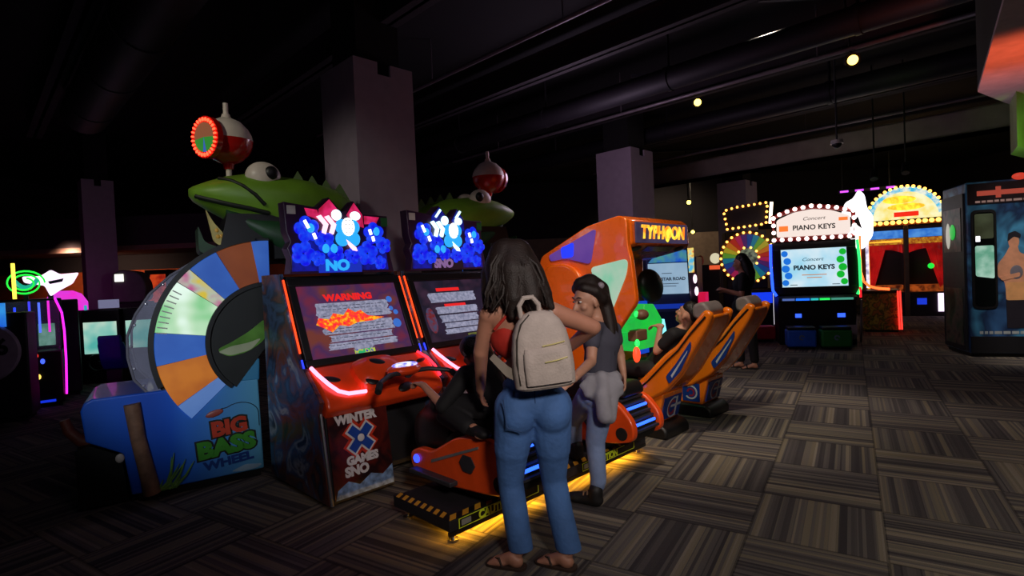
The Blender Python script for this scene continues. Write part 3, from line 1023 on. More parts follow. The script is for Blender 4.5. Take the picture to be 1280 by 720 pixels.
    MB(M('lure_red', (150, 70, 60), 0.4)).ell((0.53, -0.006, 0.545), (0.06, 0.008, 0.025), Matrix.Rotation(R(-14), 3, 'Y'), 16, 8).build('lure_print', bd)
    MB(M('line_dark', (20, 24, 30), 0.4)).tube([(0.57, -0.003, 0.57)] + [(0.70 + 0.13 * math.cos(R(q)), -0.003, 0.50 + 0.10 * math.sin(R(q))) for q in range(130, -20, -15)] + [(0.83, -0.003, 0.40)], 0.003, 6).build('line_print', bd)
    MB(M('splash_white', (150, 180, 200), 0.4)).prism(rounded([(0.62, 0.085), (0.72, 0.12), (0.84, 0.10), (0.80, 0.075), (0.70, 0.07)], 0.02), -0.003, 0.0, 'xz').build('splash_print', bd)
    # pull lever and small lamp on the player's side
    lv = MB(M('lever_brown', (128, 62, 44), 0.5)).tube([(-0.36, 0.18, 0.62), (-0.34, 0.18, 0.54), (-0.28, 0.18, 0.46), (-0.16, 0.18, 0.42), (-0.05, 0.18, 0.40)], [0.03, 0.036, 0.042, 0.042, 0.036], 12)
    lv.build('pull_lever', t)
    MB(M('deck_lamp', (210, 200, 190), 0.3)).ell((-0.055, -0.002, 0.335), (0.026, 0.012, 0.032), None, 14, 8).build('deck_lamp', t)
    # the fish: upper head and back, one surface
    y = D / 2
    fr = []
    prof = [(0.46, 2.245, 0.05, 0.03), (0.49, 2.235, 0.13, 0.06), (0.58, 2.23, 0.21, 0.105), (0.72, 2.235, 0.27, 0.15), (0.90, 2.235, 0.30, 0.185), (1.10, 2.215, 0.32, 0.20), (1.35, 2.185, 0.32, 0.20), (1.58, 2.15, 0.28, 0.17), (1.74, 2.11, 0.18, 0.11), (1.80, 2.09, 0.06, 0.05)]
    for x, z, w, h in prof:
        lo = 1.0 + 0.55 * min(1.0, max(0.0, (x - 0.52) / 0.3))
        fr.append([(x, y + w * math.cos(q), z + h * (math.sin(q) if math.sin(q) > 0 else lo * math.sin(q))) for q in (2 * math.pi * i / 28 for i in range(28))])
    fs = MB(fish_green).loft(fr).build('fish_head', t)
    th = []
    for x, z, w, h in ((0.70, 2.08, 0.20, 0.05), (0.86, 1.98, 0.27, 0.12), (1.05, 1.90, 0.30, 0.20), (1.30, 1.86, 0.30, 0.26), (1.52, 1.86, 0.26, 0.24), (1.66, 1.90, 0.12, 0.14)):
        th.append([(x, y + w * math.cos(q), z + h * math.sin(q)) for q in (2 * math.pi * i / 24 for i in range(24))])
    MB(fish_dark).loft(th).build('fish_throat', t)
    ln = []
    for x, z, w, h in ((0.62, 2.23, 0.226, 0.118), (0.74, 2.235, 0.272, 0.15), (0.88, 2.235, 0.295, 0.18), (1.02, 2.22, 0.31, 0.195)):
        pass
    gl_ = MB(fish_line)
    gl_.tube([(0.665, y - 0.15, 2.345), (0.74, y - 0.225, 2.32), (0.82, y - 0.272, 2.275), (0.90, y - 0.294, 2.21), (0.97, y - 0.29, 2.13)], 0.016, 8)
    gl_.tube([(0.50, y - 0.13, 2.20), (0.60, y - 0.20, 2.165), (0.72, y - 0.245, 2.13), (0.86, y - 0.265, 2.10), (1.0, y - 0.27, 2.065)], 0.018, 8)
    gl_.build('mouth_line', fs)
    fin = MB(M('fin_green_grey', (96, 122, 72), 0.5))
    for k in range(4):
        x = 1.22 + 0.12 * k
        fin.prism([(x, 2.34 - 0.02 * k), (x + 0.07, 2.47 - 0.03 * k), (x + 0.15, 2.33 - 0.03 * k)], y - 0.02, y + 0.02, 'xz')
    fin.build('back_fin', fs)
    for s in (-1, 1):
        ey = MB(cream).ell((0.985, y + s * 0.175, 2.375), (0.135, 0.10, 0.12), None, 24, 16).build('eye', fs)
        MB(black).ell((1.035, y + s * 0.258, 2.395), (0.052, 0.03, 0.055), None, 16, 10).build('pupil', ey)
    # spotted inner fin hanging in the open mouth
    tf = MB(M('spotted_fin', (176, 160, 92), 0.5, var=0.3)).prism(rounded([(0.555, 2.10), (0.60, 2.00), (0.69, 1.88), (0.73, 1.83), (0.66, 1.80), (0.60, 1.84)], 0.03), 0.16, 0.20, 'xz').build('mouth_fin', t)
    so = MB(M('fin_spot', (200, 150, 50), 0.5))
    for p, q in ((0.625, 1.93), (0.655, 1.885), (0.63, 1.88), (0.675, 1.855)):
        so.ell((p, 0.157, q), (0.014, 0.004, 0.016), None, 10, 6)
    so.build('fin_spot', tf)
    MB(fish_dark).prism(rounded([(0.50, 1.98), (0.54, 1.84), (0.66, 1.79), (0.62, 1.74), (0.50, 1.76)], 0.04), 0.2, 0.56, 'xz').build('lower_lip', t)
    MB(black).prism([(0.62, 1.70), (0.70, 2.06), (1.3, 2.06), (1.3, 1.70)], 0.12, 0.64, 'xz').build('mouth_cavity', t)
    # bobber on its stem
    B = Vector((0.755, y, 2.68))
    bt = MB(cream).lathe([(0.0, 0.19), (0.05, 0.185), (0.11, 0.155), (0.16, 0.10), (0.185, 0.05), (0.195, 0.0), (0.0, 0.0)], B, (0, 0, 1)).build('bobber_top', t)
    bb = MB(bob_red).lathe([(0.0, 0.0), (0.195, 0.0), (0.187, -0.05), (0.16, -0.105), (0.11, -0.155), (0.05, -0.185), (0.0, -0.19)], B, (0, 0, 1)).build('bobber_bottom', t)
    MB(cream).cyl(B + Vector((0, 0, 0.17)), B + Vector((0, 0, 0.22)), 0.045, 0.03).cyl(B + Vector((0, 0, 0.22)), B + Vector((0, 0, 0.31)), 0.02).build('bobber_pin', bt)
    MB(bob_red).cyl(B + Vector((0, 0, -0.18)), B + Vector((0, 0, -0.23)), 0.045, 0.035).use(cream).cyl(B + Vector((0, 0, -0.23)), B + Vector((0, 0, -0.33)), 0.022).build('bobber_stem', bb)
    ax = Vector((-0.86, -0.50, -0.03)).normalized()
    q = Vector((0, 0, 1)).rotation_difference(ax)
    Q = Matrix.Translation(B + ax * 0.152) @ q.to_matrix().to_4x4()
    dc = MB(bob_red).at(Q).lathe([(0.0, 0.0), (0.165, 0.0), (0.165, 0.045), (0.0, 0.045)]).build('dial', t)
    ups = q.inverted() @ Vector((0, 0, 1))
    ua = math.atan2(ups.y, ups.x)
    for m, a0, a1 in ((dial_o, -5, 185), (dial_g, 185, 260), (dial_g, 280, 355), (dial_b, 260, 280)):
        MB(m if lit else cream).at(Q @ Matrix.Rotation(ua - R(90), 4, 'Z')).sector((0, 0), 0, 0.115, a0, a1, 0.046, 0.052, 24, 'xy').build('dial_face', dc)
    if lit:
        for i in range(26):
            a = 2 * math.pi * i / 26
            MB(led_red).at(Q).ell((0.138 * math.cos(a), 0.138 * math.sin(a), 0.052), (0.016, 0.0085, 0.010), Matrix.Rotation(a, 3, 'Z'), 10, 6).build('led', dc)
    return t


o1 = G(165, 635)
o1 = o1 + Vector((-0.545, 0.839, 0)) * 0.08
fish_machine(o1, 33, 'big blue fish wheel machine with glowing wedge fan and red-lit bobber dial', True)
c2, sn2 = math.cos(R(213)), math.sin(R(213))
bp = at(610, 215, 6.6)
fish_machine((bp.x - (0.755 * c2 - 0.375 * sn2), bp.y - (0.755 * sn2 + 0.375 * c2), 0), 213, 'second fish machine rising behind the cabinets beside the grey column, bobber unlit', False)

# ------------------------------------------------------------------ orange flying-simulator ride
S = T(-2.45, 0.25)
t = thing('motion_ride_cabinet', 'orange hooded ride cabinet with glowing lettered header and green lit console', 'arcade ride', UV(2.45, -0.25), 45)
side = [(-0.73, 1.93), (-0.66, 1.965), (-0.30, 1.90), (0.26, 1.66), (0.30, 1.58), (0.30, 0.06), (-0.30, 0.06), (-0.42, 0.60), (-0.60, 0.95), (-0.80, 1.20), (-0.76, 1.60), (-0.735, 1.69)]
for x in (2.45,):
    wing = MB(orange).at(S).prism(rounded(side, 0.05), x, x + 0.06).build('side_wing', t, 0.012, 3)
hood = [(-0.745, 1.70), (-0.735, 1.91), (-0.66, 1.965), (-0.30, 1.90), (0.26, 1.66), (0.30, 1.58), (0.25, 1.50), (-0.25, 1.58), (-0.66, 1.66)]
hd = MB(orange).at(S).prism(hood, 2.50, 3.57).build('hood', t, 0.03, 4)
MB(orange).at(S).bx(2.51, 3.42, -0.30, 0.28, 0.06, 1.62).build('pod', t, 0.03, 3)
MB(orange).at(S).prism(rounded([(-0.30, 1.30), (-0.22, 1.50), (-0.06, 1.58), (0.14, 1.57), (0.26, 1.46), (0.27, 1.05), (-0.10, 1.05)], 0.08), 2.40, 2.46).build('side_bulge', t, 0.03, 4)
mf = MB(E('header_lilac_panel', (84, 72, 108), 0.55, (60, 50, 84), 5)).at(S).bx(2.56, 3.50, -0.757, -0.742, 1.72, 1.905).build('header_panel', t, 0.004)
ty = MB(E('header_fire_letters', (255, 120, 20), 1.5, (255, 210, 60), 16, 2)).at(S)
ty.text('TYPHOON', 0.165, FX(3.03, -0.760, 1.812), 0.004, 0.006, 0.98, shear=0.15)
ty.build('lettering', mf)
MB(E('header_sun', (255, 215, 60), 1.6)).at(S).ell((3.10, -0.757, 1.80), (0.045, 0.004, 0.07), None, 16, 8).build('sun_mark', mf)
un = MB(black).at(S)
XU = SLOPE(3.03, -0.735, 1.695, -0.66, 1.655)
for x0, x1 in ((2.56, 2.72), (3.34, 3.5)):
    un.nxt().ell(((x0 + x1) / 2, -0.70, 1.672), (0.07, 0.045, 0.012), Matrix.Rotation(R(-28), 3, 'X'), 16, 8)
un.nxt().use(M('under_header_screen', (90, 70, 84), 0.2)).prism([(-0.735, 1.692), (-0.665, 1.652), (-0.667, 1.648), (-0.737, 1.688)], 2.78, 3.28)
un.build_each('underside_slot', hd)
lil = MB(E('lilac_window', (84, 48, 150), 0.75, (110, 66, 160), 2)).at(S).prism(rounded([(-0.42, 1.875), (0.16, 1.66), (0.14, 1.60), (-0.05, 1.62), (-0.34, 1.55)], 0.05), 2.438, 2.45).build('lilac_window', t, 0.003)
MB(E('blue_window_lamp', (24, 50, 255), 1.3)).at(S).prism(rounded([(-0.16, 1.765), (0.0, 1.725), (-0.01, 1.62), (-0.15, 1.63)], 0.03), 2.433, 2.438).build('window_lamp', lil)
MB(E('pale_green_window', (120, 210, 170), 0.8, (200, 215, 195), 3)).at(S).prism(rounded([(-0.33, 1.52), (-0.74, 1.585), (-0.72, 1.45), (-0.56, 1.14), (-0.50, 1.16)], 0.06), 2.436, 2.45).build('pale_window', t, 0.003)
MB(black).at(S).ell((3.33, -0.42, 1.315), (0.21, 0.09, 0.165), Matrix.Rotation(R(24), 3, 'Y'), 28, 16).build('speaker_pod', t)
MB(E('pod_blue_light', (20, 80, 220), 0.7)).at(S).bx(3.22, 3.40, -0.335, -0.315, 0.62, 1.16).build('pod_light', t)
# console between the wing and the seats, lit green from within
gr = E('green_console_light', (20, 200, 60), 0.95, (30, 170, 70), 4)
con = MB(gr).at(S).prism([(2.56, 0.93), (2.56, 0.99), (2.78, 1.04), (2.86, 1.04), (2.88, 1.16), (3.04, 1.15), (3.20, 0.98), (3.12, 0.74), (2.66, 0.74), (2.72, 0.90)], -0.62, -0.36, 'xz').build('console', t, 0.01)
MB(E('console_cyan_edge', (130, 235, 255), 1.6)).at(S).prism([(3.12, 0.76), (3.215, 0.99), (3.27, 0.80)], -0.628, -0.60, 'xz').build('console_edge', con)
gu = MB(M('gun_grip_brown', (120, 84, 66), 0.5)).at(S).nxt().bx(2.60, 2.78, -0.70, -0.60, 0.84, 0.94).nxt().ell((2.76, -0.66, 1.07), (0.07, 0.06, 0.05), None, 16, 10)
gu.build_each('control_handle', con, 0.012)
MB(E('console_button', (40, 255, 90), 2.0)).at(S).nxt().ell((2.70, -0.64, 1.08), (0.028, 0.02, 0.028), None, 12, 8).nxt().ell((2.60, -0.70, 0.83), (0.028, 0.02, 0.034), None, 12, 8).build_each('button', con)
MB(E('console_red_lamp', (255, 60, 30), 2.2)).at(S).ell((2.52, -0.74, 0.74), (0.04, 0.03, 0.07), None, 14, 8).build('red_lamp', con)
MB(dark).at(S).bx(2.47, 3.48, -0.34, 0.3, 0.0, 0.06).build('base_plate', t)

decal_blue = M('decal_blue', (20, 58, 140), 0.35)
decal_white, decal_red = M('decal_white', (190, 196, 206), 0.35), M('decal_red', (150, 40, 60), 0.35)
shell_rim = M('shell_seam', (20, 14, 12), 0.5)


pod_or = M('pod_orange_gloss', (248, 126, 22), 0.26, coat=0.8, var=0.05)


def seat(u, lab):
    t = thing('reclining_ride_pod', lab, 'ride', UV(u, -0.95), 45, 'reclined ride seats')
    S = T(0, 0.95)
    edge = rounded([(-0.46, 0.36), (-0.62, 0.42), (-0.78, 0.56), (-0.98, 0.76), (-1.08, 0.83), (-1.20, 0.98), (-1.34, 1.14), (-1.41, 1.11), (-1.36, 0.98), (-1.22, 0.76), (-1.10, 0.57), (-0.96, 0.42), (-0.74, 0.29), (-0.48, 0.29)], 0.05, 4)
    sh = MB(pod_or).at(S)
    for x in (-0.215, 0.155):
        sh.prism(edge, x, x + 0.06)
    back = [(-0.46, 0.29), (-0.74, 0.29), (-0.96, 0.42), (-1.10, 0.57), (-1.22, 0.76), (-1.36, 0.98), (-1.40, 1.09), (-1.35, 1.09), (-1.17, 0.80), (-1.05, 0.61), (-0.92, 0.48), (-0.72, 0.35), (-0.46, 0.34)]
    sh.prism(back, -0.158, 0.158)
    s = sh.build('shell', t, 0.028, 3)
    for x in (-0.223, 0.217):
        m = MB(shell_rim).at(S)
        m.tube([(x + 0.003, p[0], p[1]) for p in ((-0.50, 0.335), (-0.64, 0.37), (-0.80, 0.50), (-0.99, 0.69), (-1.10, 0.79), (-1.22, 0.94), (-1.35, 1.08))], 0.008, 8)
        m.build('seam', s)
        d = MB(decal_blue).at(S)
        xo = x - 0.001 if x < 0 else x + 0.002
        d.prism(rounded([(-0.98, 0.56), (-1.08, 0.68), (-1.22, 0.88), (-1.22, 0.82), (-1.12, 0.62), (-1.01, 0.50)], 0.02), xo, xo + 0.006)
        d.use(decal_white).prism([(-1.03, 0.575), (-1.19, 0.80), (-1.185, 0.78), (-1.04, 0.555)], xo - 0.002, xo + 0.008)
        d.build('flank_decal', s)
    cu = MB(vinyl).at(S)
    cu.prism(rounded([(-0.48, 0.345), (-0.71, 0.36), (-0.92, 0.49), (-1.05, 0.62), (-1.17, 0.81), (-1.31, 1.03), (-1.25, 1.06), (-1.10, 0.86), (-0.97, 0.68), (-0.86, 0.57), (-0.68, 0.45), (-0.48, 0.43)], 0.03), -0.15, 0.15)
    cu.build('cushion', t, 0.02, 3)
    hdm = M('headrest_grey', (128, 118, 116), 0.5) if u < 3 else bpy.data.materials['headrest_grey']
    hr = MB(hdm).at(S).prism(rounded([(-1.20, 1.06), (-1.30, 1.03), (-1.36, 1.12), (-1.30, 1.20), (-1.20, 1.17)], 0.04), -0.145, 0.145)
    hr.build('headrest', t, 0.025, 3)
    bs = MB(pod_or).at(S).prism([(-0.62, 0.12), (-0.86, 0.12), (-0.93, 0.40), (-0.80, 0.34), (-0.62, 0.31)], -0.185, 0.185).build('pedestal', t, 0.02, 3)
    d = MB(decal_blue).at(S @ SLOPE(0.0, -0.866, 0.13, -0.926, 0.37) @ Matrix.Rotation(R(-90), 4, 'X')).bx(-0.14, 0.16, -0.006, 0.004, 0.02, 0.225)
    y = -0.008
    d.use(decal_red).sector((0.0, 0.12), 0.05, 0.072, 40, 330, y - 0.002, y, 24)
    d.use(decal_white).sector((0.02, 0.12), 0.084, 0.098, 60, 300, y - 0.002, y, 24)
    d.bx(-0.02, 0.15, y - 0.004, y, 0.125, 0.145).bx(0.06, 0.08, y - 0.004, y, 0.03, 0.215)
    d.build('badge', bs)
    d = MB(decal_blue).at(S).bx(-0.198, -0.188, -0.84, -0.66, 0.15, 0.33)
    d.use(decal_white).sector((-0.75, 0.24), 0.055, 0.07, 60, 320, -0.201, -0.198, 24, 'yz')
    d.use(decal_red).sector((-0.75, 0.24), 0.025, 0.042, 0, 300, -0.201, -0.198, 24, 'yz')
    d.build('badge', bs)
    MB(redor).at(S).prism(rounded([(-0.50, 0.36), (-0.40, 0.42), (-0.42, 0.53), (-0.54, 0.50), (-0.62, 0.42)], 0.03), -0.275, -0.225).build('entry_handle', t, 0.012)
    MB(black).at(S).prism(rounded([(-0.56, 0.0), (-0.96, 0.0), (-0.96, 0.08), (-0.90, 0.125), (-0.56, 0.125)], 0.03), -0.21, 0.21).build('plinth', t, 0.02)
    return t


seat(2.80, 'near orange reclined ride seat holding the person in black')
seat(3.66, 'empty far orange reclined ride seat nearest the woman in black dress')

# ------------------------------------------------------------------ people
def frame(fwd, up=(0, 0, 1)):
    f = Vector(fwd).normalized()
    u = Vector(up)
    r = f.cross(u).normalized()
    u = r.cross(f).normalized()
    return Matrix((r, f, u)).transposed()       # columns: right, forward, up


def head_prims(c, fwd, up=(0, 0, 1), k=1.0):
    c, B = Vector(c), frame(fwd, up)
    P = lambda x, y, z: c + B @ (Vector((x, y, z)) * k)
    pr = [('e', P(0, -0.008, 0.025), (0.074 * k, 0.092 * k, 0.088 * k), B),
          ('e', P(0, 0.028, -0.035), (0.056 * k, 0.060 * k, 0.072 * k), B),
          ('e', P(0, 0.060, -0.088), (0.026 * k, 0.024 * k, 0.020 * k), B),
          ('c', P(0, 0.088, 0.004), P(0, 0.106, -0.034), 0.010 * k, 0.0145 * k),
          ('e', P(0, 0.078, 0.034), (0.050 * k, 0.014 * k, 0.012 * k), B),
          ('e', P(0, 0.083, -0.066), (0.024 * k, 0.011 * k, 0.010 * k), B)]
    for s in (-1, 1):
        pr.append(('e', P(s * 0.077, -0.004, -0.008), (0.009 * k, 0.017 * k, 0.030 * k), B))
        pr.append(('e', P(s * 0.040, 0.060, -0.025), (0.022 * k, 0.022 * k, 0.020 * k), B))
    return pr


def add_face(o, c, fwd, up=(0, 0, 1), k=1.0, lip=None):
    c, B = Vector(c), frame(fwd, up)
    P = lambda x, y, z: c + B @ (Vector((x, y, z)) * k)
    for s in (-1, 1):
        e = MB(M_eye).ell(P(s * 0.032, 0.0765, 0.012), (0.0125 * k, 0.010 * k, 0.007 * k), B, 14, 10).build('eye', o)
        MB(M_iris).ell(P(s * 0.032, 0.0855, 0.012), (0.0062 * k, 0.0025 * k, 0.0062 * k), B, 10, 6).build('iris', e)
        MB(M_brow).tube([P(s * 0.016, 0.089, 0.036), P(s * 0.034, 0.087, 0.041), P(s * 0.052, 0.076, 0.035)], [0.003 * k, 0.0038 * k, 0.002 * k], 6).build('eyebrow', o)
    MB(M_lip).ell(P(0, 0.093, -0.062), (0.021 * k, 0.006 * k, 0.005 * k), B, 14, 8).ell(P(0, 0.091, -0.072), (0.018 * k, 0.007 * k, 0.006 * k), B, 14, 8).build('lips', o)


def hand_prims(w, fwd, back, k=1.0, curl=0.5, thumb=1):
    """a palm, four unequal bent fingers and a thumb from the side of the palm; BACK is the direction of the back of the hand"""
    w = Vector(w)
    B = frame(fwd, back)                      # right = across the palm, forward = along the fingers
    P = lambda x, y, z: w + B @ (Vector((x, y, z)) * k)
    pr = [('e', P(0, 0.045, 0), (0.038 * k, 0.050 * k, 0.015 * k), B), ('c', P(0, -0.02, 0), P(0, 0.03, 0), 0.025 * k, 0.026 * k)]
    for i, (x, L) in enumerate(((-0.029, 0.064), (-0.010, 0.076), (0.010, 0.072), (0.028, 0.056))):
        a = P(x, 0.085, 0)
        b = P(x * 1.12, 0.085 + L * 0.48 * math.cos(curl * 0.7), -L * 0.48 * math.sin(curl * 0.7))
        e = b + B @ (Vector((0, L * 0.32 * math.cos(curl * 1.6), -L * 0.32 * math.sin(curl * 1.6))) * k)
        f = e + B @ (Vector((0, L * 0.24 * math.cos(curl * 2.3), -L * 0.24 * math.sin(curl * 2.3))) * k)
        pr += [('c', P(x * 0.8, 0.05, 0), a, 0.0105 * k, 0.0098 * k), ('c', a, b, 0.0098 * k, 0.009 * k), ('c', b, e, 0.009 * k, 0.008 * k), ('c', e, f, 0.008 * k, 0.0068 * k)]
    s = thumb
    a, b, e = P(s * 0.030, 0.020, -0.004), P(s * 0.056, 0.050, -0.016), P(s * 0.058, 0.082, -0.024)
    pr += [('c', a, b, 0.0135 * k, 0.0115 * k), ('c', b, e, 0.011 * k, 0.0085 * k)]
    return pr


def foot_prims(heel, toe, k=1.0, toes=True):
    heel, toe = Vector(heel), Vector(toe)
    d = (toe - heel).normalized()
    B = frame(d)
    L = (toe - heel).length
    P = lambda x, y, z: heel + B @ Vector((x, y, z))
    pr = [('e', P(0, 0.035, 0.034), (0.032 * k, 0.042 * k, 0.034 * k), B), ('c', P(0, 0.05, 0.05), P(0, L * 0.62, 0.026), 0.034 * k, 0.026 * k),
          ('e', P(0, L * 0.64, 0.022), (0.046 * k, 0.05 * k, 0.022 * k), B)]
    if toes:
        for x, l, r in ((-0.030, 0.0, 0.013), (-0.010, 0.004, 0.010), (0.006, 0.0, 0.0095), (0.020, -0.008, 0.009), (0.033, -0.02, 0.0085)):
            pr.append(('c', P(x * k, L * 0.72, 0.018), P(x * k, L - 0.012 + l, 0.011), r * 1.1, r))
    return pr


M_eye, M_iris = M('eye_white', (225, 220, 214), 0.25), M('iris_brown', (40, 26, 18), 0.2)
M_brow, M_lip = M('eyebrow_hair', (34, 22, 16), 0.7), M('lip_skin', (168, 86, 80), 0.45)
skin = M('skin_tan', (188, 132, 108), 0.5, var=0.08)
skin2 = M('skin_light_tan', (200, 148, 122), 0.5, var=0.08)
hair_m = M('dark_brown_hair', (30, 18, 13), 0.6, var=0.35, scale=26, bump=0.3)
hair_k = M('near_black_hair', (20, 15, 14), 0.42, var=0.35, scale=26, bump=0.5)
denim = M('blue_denim', (72, 112, 172), 0.8, var=0.2, scale=7, bump=0.3)
denim_l = M('pale_blue_denim', (128, 148, 190), 0.8, var=0.15, scale=7, bump=0.3)
red_top = M('red_cloth', (196, 46, 34), 0.75)


def strand_hair(name, parent, locks, mat, voxel=0.008):
    pr = []
    for l in locks:
        for i in range(len(l) - 1):
            a, b = l[i], l[i + 1]
            pr.append(('c', a[0], b[0], a[1], b[1]))
    return blob(name, pr, mat, parent, voxel, 4, 0.4)


def person(prims, label, loc, mat, voxel=0.008, group=None):
    loc = Vector(loc)
    q = []
    for p in prims:
        if p[0] == 'c':
            q.append(('c', Vector(p[1]) - loc, Vector(p[2]) - loc, p[3], p[4]))
        else:
            q.append((p[0], Vector(p[1]) - loc) + tuple(p[2:]))
    o = blob('person', q, mat, None, voxel, 5, 0.45)
    o.location = loc
    return tag(o, label, 'person', group)


def rel(prims, loc):
    loc = Vector(loc)
    return [('c', Vector(p[1]) - loc, Vector(p[2]) - loc, p[3], p[4]) if p[0] == 'c' else (p[0], Vector(p[1]) - loc) + tuple(p[2:]) for p in prims]


# --- woman seen from behind
WL = G(672, 708)
WL.z = 0
Yw = WL.y
A = lambda px, py, dy=0.0: at(px, py, Yw + dy)
hd_c = A(640, 340, 0.0)
hf = Vector((-0.42, 0.90, -0.10))
sL, sR = A(611, 394, 0.0), A(690, 390, 0.0)
eL, wL = A(601, 440, 0.06), A(601, 482, 0.20)
eR, wR = A(741, 409, 0.06), A(708, 437, 0.24)
neck, chest, waist, pelvis = A(647, 378, 0.0), A(652, 416, 0.0), A(660, 460, 0.0), A(666, 500, 0.0)
hL, hR = A(645, 510, 0.0), A(688, 508, 0.0)
kL, kR = A(638, 602, 0.05), A(692, 596, 0.05)
heL, toL = G(653, 711), G(612, 703)
heR, toR = G(716, 712), G(674, 701)
aL, aR = Vector((heL.x + 0.0, heL.y + 0.045, 0.085)), Vector((heR.x - 0.005, heR.y + 0.045, 0.085))
pr = head_prims(hd_c, hf, k=1.06)
pr += [('c', neck, hd_c + Vector((0.01, -0.015, -0.04)), 0.062, 0.055),
       ('c', neck + Vector((0, 0, -0.03)), sL, 0.055, 0.052), ('c', neck + Vector((0, 0, -0.03)), sR, 0.055, 0.052),
       ('e', chest, (0.150, 0.098, 0.16)), ('e', chest + Vector((0.0, 0.0, 0.06)), (0.160, 0.085, 0.09)), ('c', chest, waist, 0.105, 0.098),
       ('e', waist, (0.118, 0.090, 0.10)), ('e', pelvis, (0.158, 0.11, 0.11)),
       ('c', sL, eL, 0.048, 0.038), ('c', eL, wL, 0.040, 0.027), ('c', sR, eR, 0.052, 0.042), ('c', eR, wR, 0.043, 0.028),
       ('c', hL, kL, 0.085, 0.055), ('c', kL, aL, 0.052, 0.034), ('c', hR, kR, 0.085, 0.055), ('c', kR, aR, 0.052, 0.034)]
pr += hand_prims(wL, (-0.1, 0.55, -0.8), (-0.9, -0.3, -0.1), 1.0, 0.45, 1)
pr += hand_prims(wR, (-0.85, 0.15, -0.35), (0.1, 0.9, 0.1), 1.0, 0.35, -1)
pr += foot_prims(heL, toL) + foot_prims(heR, toR)
woman = person(pr, 'woman standing with her back turned, red top, blue jeans, long dark hair and grey backpack', WL, skin, 0.0075)
add_face(woman, hd_c - WL, hf, k=1.06)
dn = [('e', pelvis + Vector((0, 0, -0.01)), (0.168, 0.118, 0.10)), ('e', A(646, 515, -0.035), (0.098, 0.105, 0.12)), ('e', A(690, 513, -0.035), (0.098, 0.105, 0.12)),
      ('e', A(664, 480, 0.0), (0.146, 0.108, 0.062)),
      ('c', hL, A(640, 560, 0.01), 0.112, 0.092), ('c', A(640, 560, 0.01), kL, 0.088, 0.067), ('c', kL, A(644, 640, 0.03), 0.066, 0.066), ('c', A(644, 640, 0.03), Vector((aL.x, aL.y, 0.05)), 0.066, 0.064),
      ('c', hR, A(691, 558, 0.01), 0.112, 0.092), ('c', A(691, 558, 0.01), kR, 0.088, 0.067), ('c', kR, A(700, 640, 0.03), 0.066, 0.066), ('c', A(700, 640, 0.03), Vector((aR.x, aR.y, 0.05)), 0.066, 0.065)]
jeans = blob('jeans', rel(dn, WL), denim, woman, 0.0085, 6, 0.45, 0.085)
st = MB(M('denim_stitch', (46, 74, 120), 0.8))
pq = [A(629, 500, -0.135) - WL, A(634, 535, -0.148) - WL, A(652, 540, -0.150) - WL]
st.tube(pq, 0.003, 6)
st.tube([A(668, 484, -0.108) - WL, A(669, 505, -0.112) - WL, A(668, 525, -0.09) - WL], 0.003, 6)
st.build('seam', jeans)
for px in (640, 664, 692):
    MB(denim).tube([A(px, 474, -0.094) - WL, A(px + 1, 487, -0.112) - WL], 0.006, 6).build('belt_loop', jeans)
tp = [('e', chest + Vector((0.0, 0.0, -0.03)), (0.160, 0.110, 0.115)), ('e', A(640, 420, 0.0), (0.10, 0.098, 0.10))]
rt = blob('red_top', rel(tp, WL), red_top, woman, 0.0085, 4, 0.4)
MB(red_top).tube([A(618, 412, -0.05) - WL, A(632, 396, -0.075) - WL, A(648, 384, -0.055) - WL], 0.008, 8).build('halter_strap', rt)
hk = 0.001
def HP(px, py, dy, r):
    return (A(px, py, dy) - WL, r)
locks = [[HP(632, 318, 0.0, 0.082), HP(626, 335, -0.04, 0.080), HP(622, 362, -0.07, 0.052), HP(616, 385, -0.085, 0.018)],
         [HP(640, 320, 0.0, 0.088), HP(640, 340, -0.06, 0.085), HP(642, 372, -0.10, 0.055), HP(640, 396, -0.12, 0.018)],
         [HP(645, 320, 0.0, 0.085), HP(655, 340, -0.05, 0.085), HP(664, 370, -0.09, 0.062), HP(668, 394, -0.115, 0.02)],
         [HP(646, 318, 0.0, 0.08), HP(664, 345, -0.02, 0.072), HP(678, 368, -0.05, 0.050), HP(690, 384, -0.07, 0.016)],
         [HP(628, 318, 0.02, 0.07), HP(614, 345, 0.0, 0.055), HP(610, 368, -0.03, 0.036), HP(607, 384, -0.05, 0.014)]]
hr = strand_hair('hair', woman, locks, hair_m)
rr = random.Random(9)
wis = MB(hair_m)
for i in range(46):
    f = i / 45.0
    px = 606 + 84 * f
    top = A(622 + 36 * f, 318, -0.088) - WL
    mid = A(614 + 62 * f + rr.uniform(-9, 9), 350, -0.137 + 0.05 * abs(f - 0.5)) - WL
    low = A(px + rr.uniform(-5, 5), 382 + rr.uniform(-4, 14) * (1 if 0.1 < f < 0.9 else 0.3), -0.125 + rr.uniform(-0.02, 0.02)) - WL
    wis.tube([top, (top + mid) / 2 + Vector((rr.uniform(-0.014, 0.014), -0.012, 0.01)), mid, (mid + low) / 2 + Vector((rr.uniform(-0.025, 0.025), -0.006, 0)), low], [0.006, 0.008, 0.008, 0.007, 0.002], 6)
wis.build('hair_strands', hr)
sole = M('sandal_sole', (60, 44, 36), 0.7)
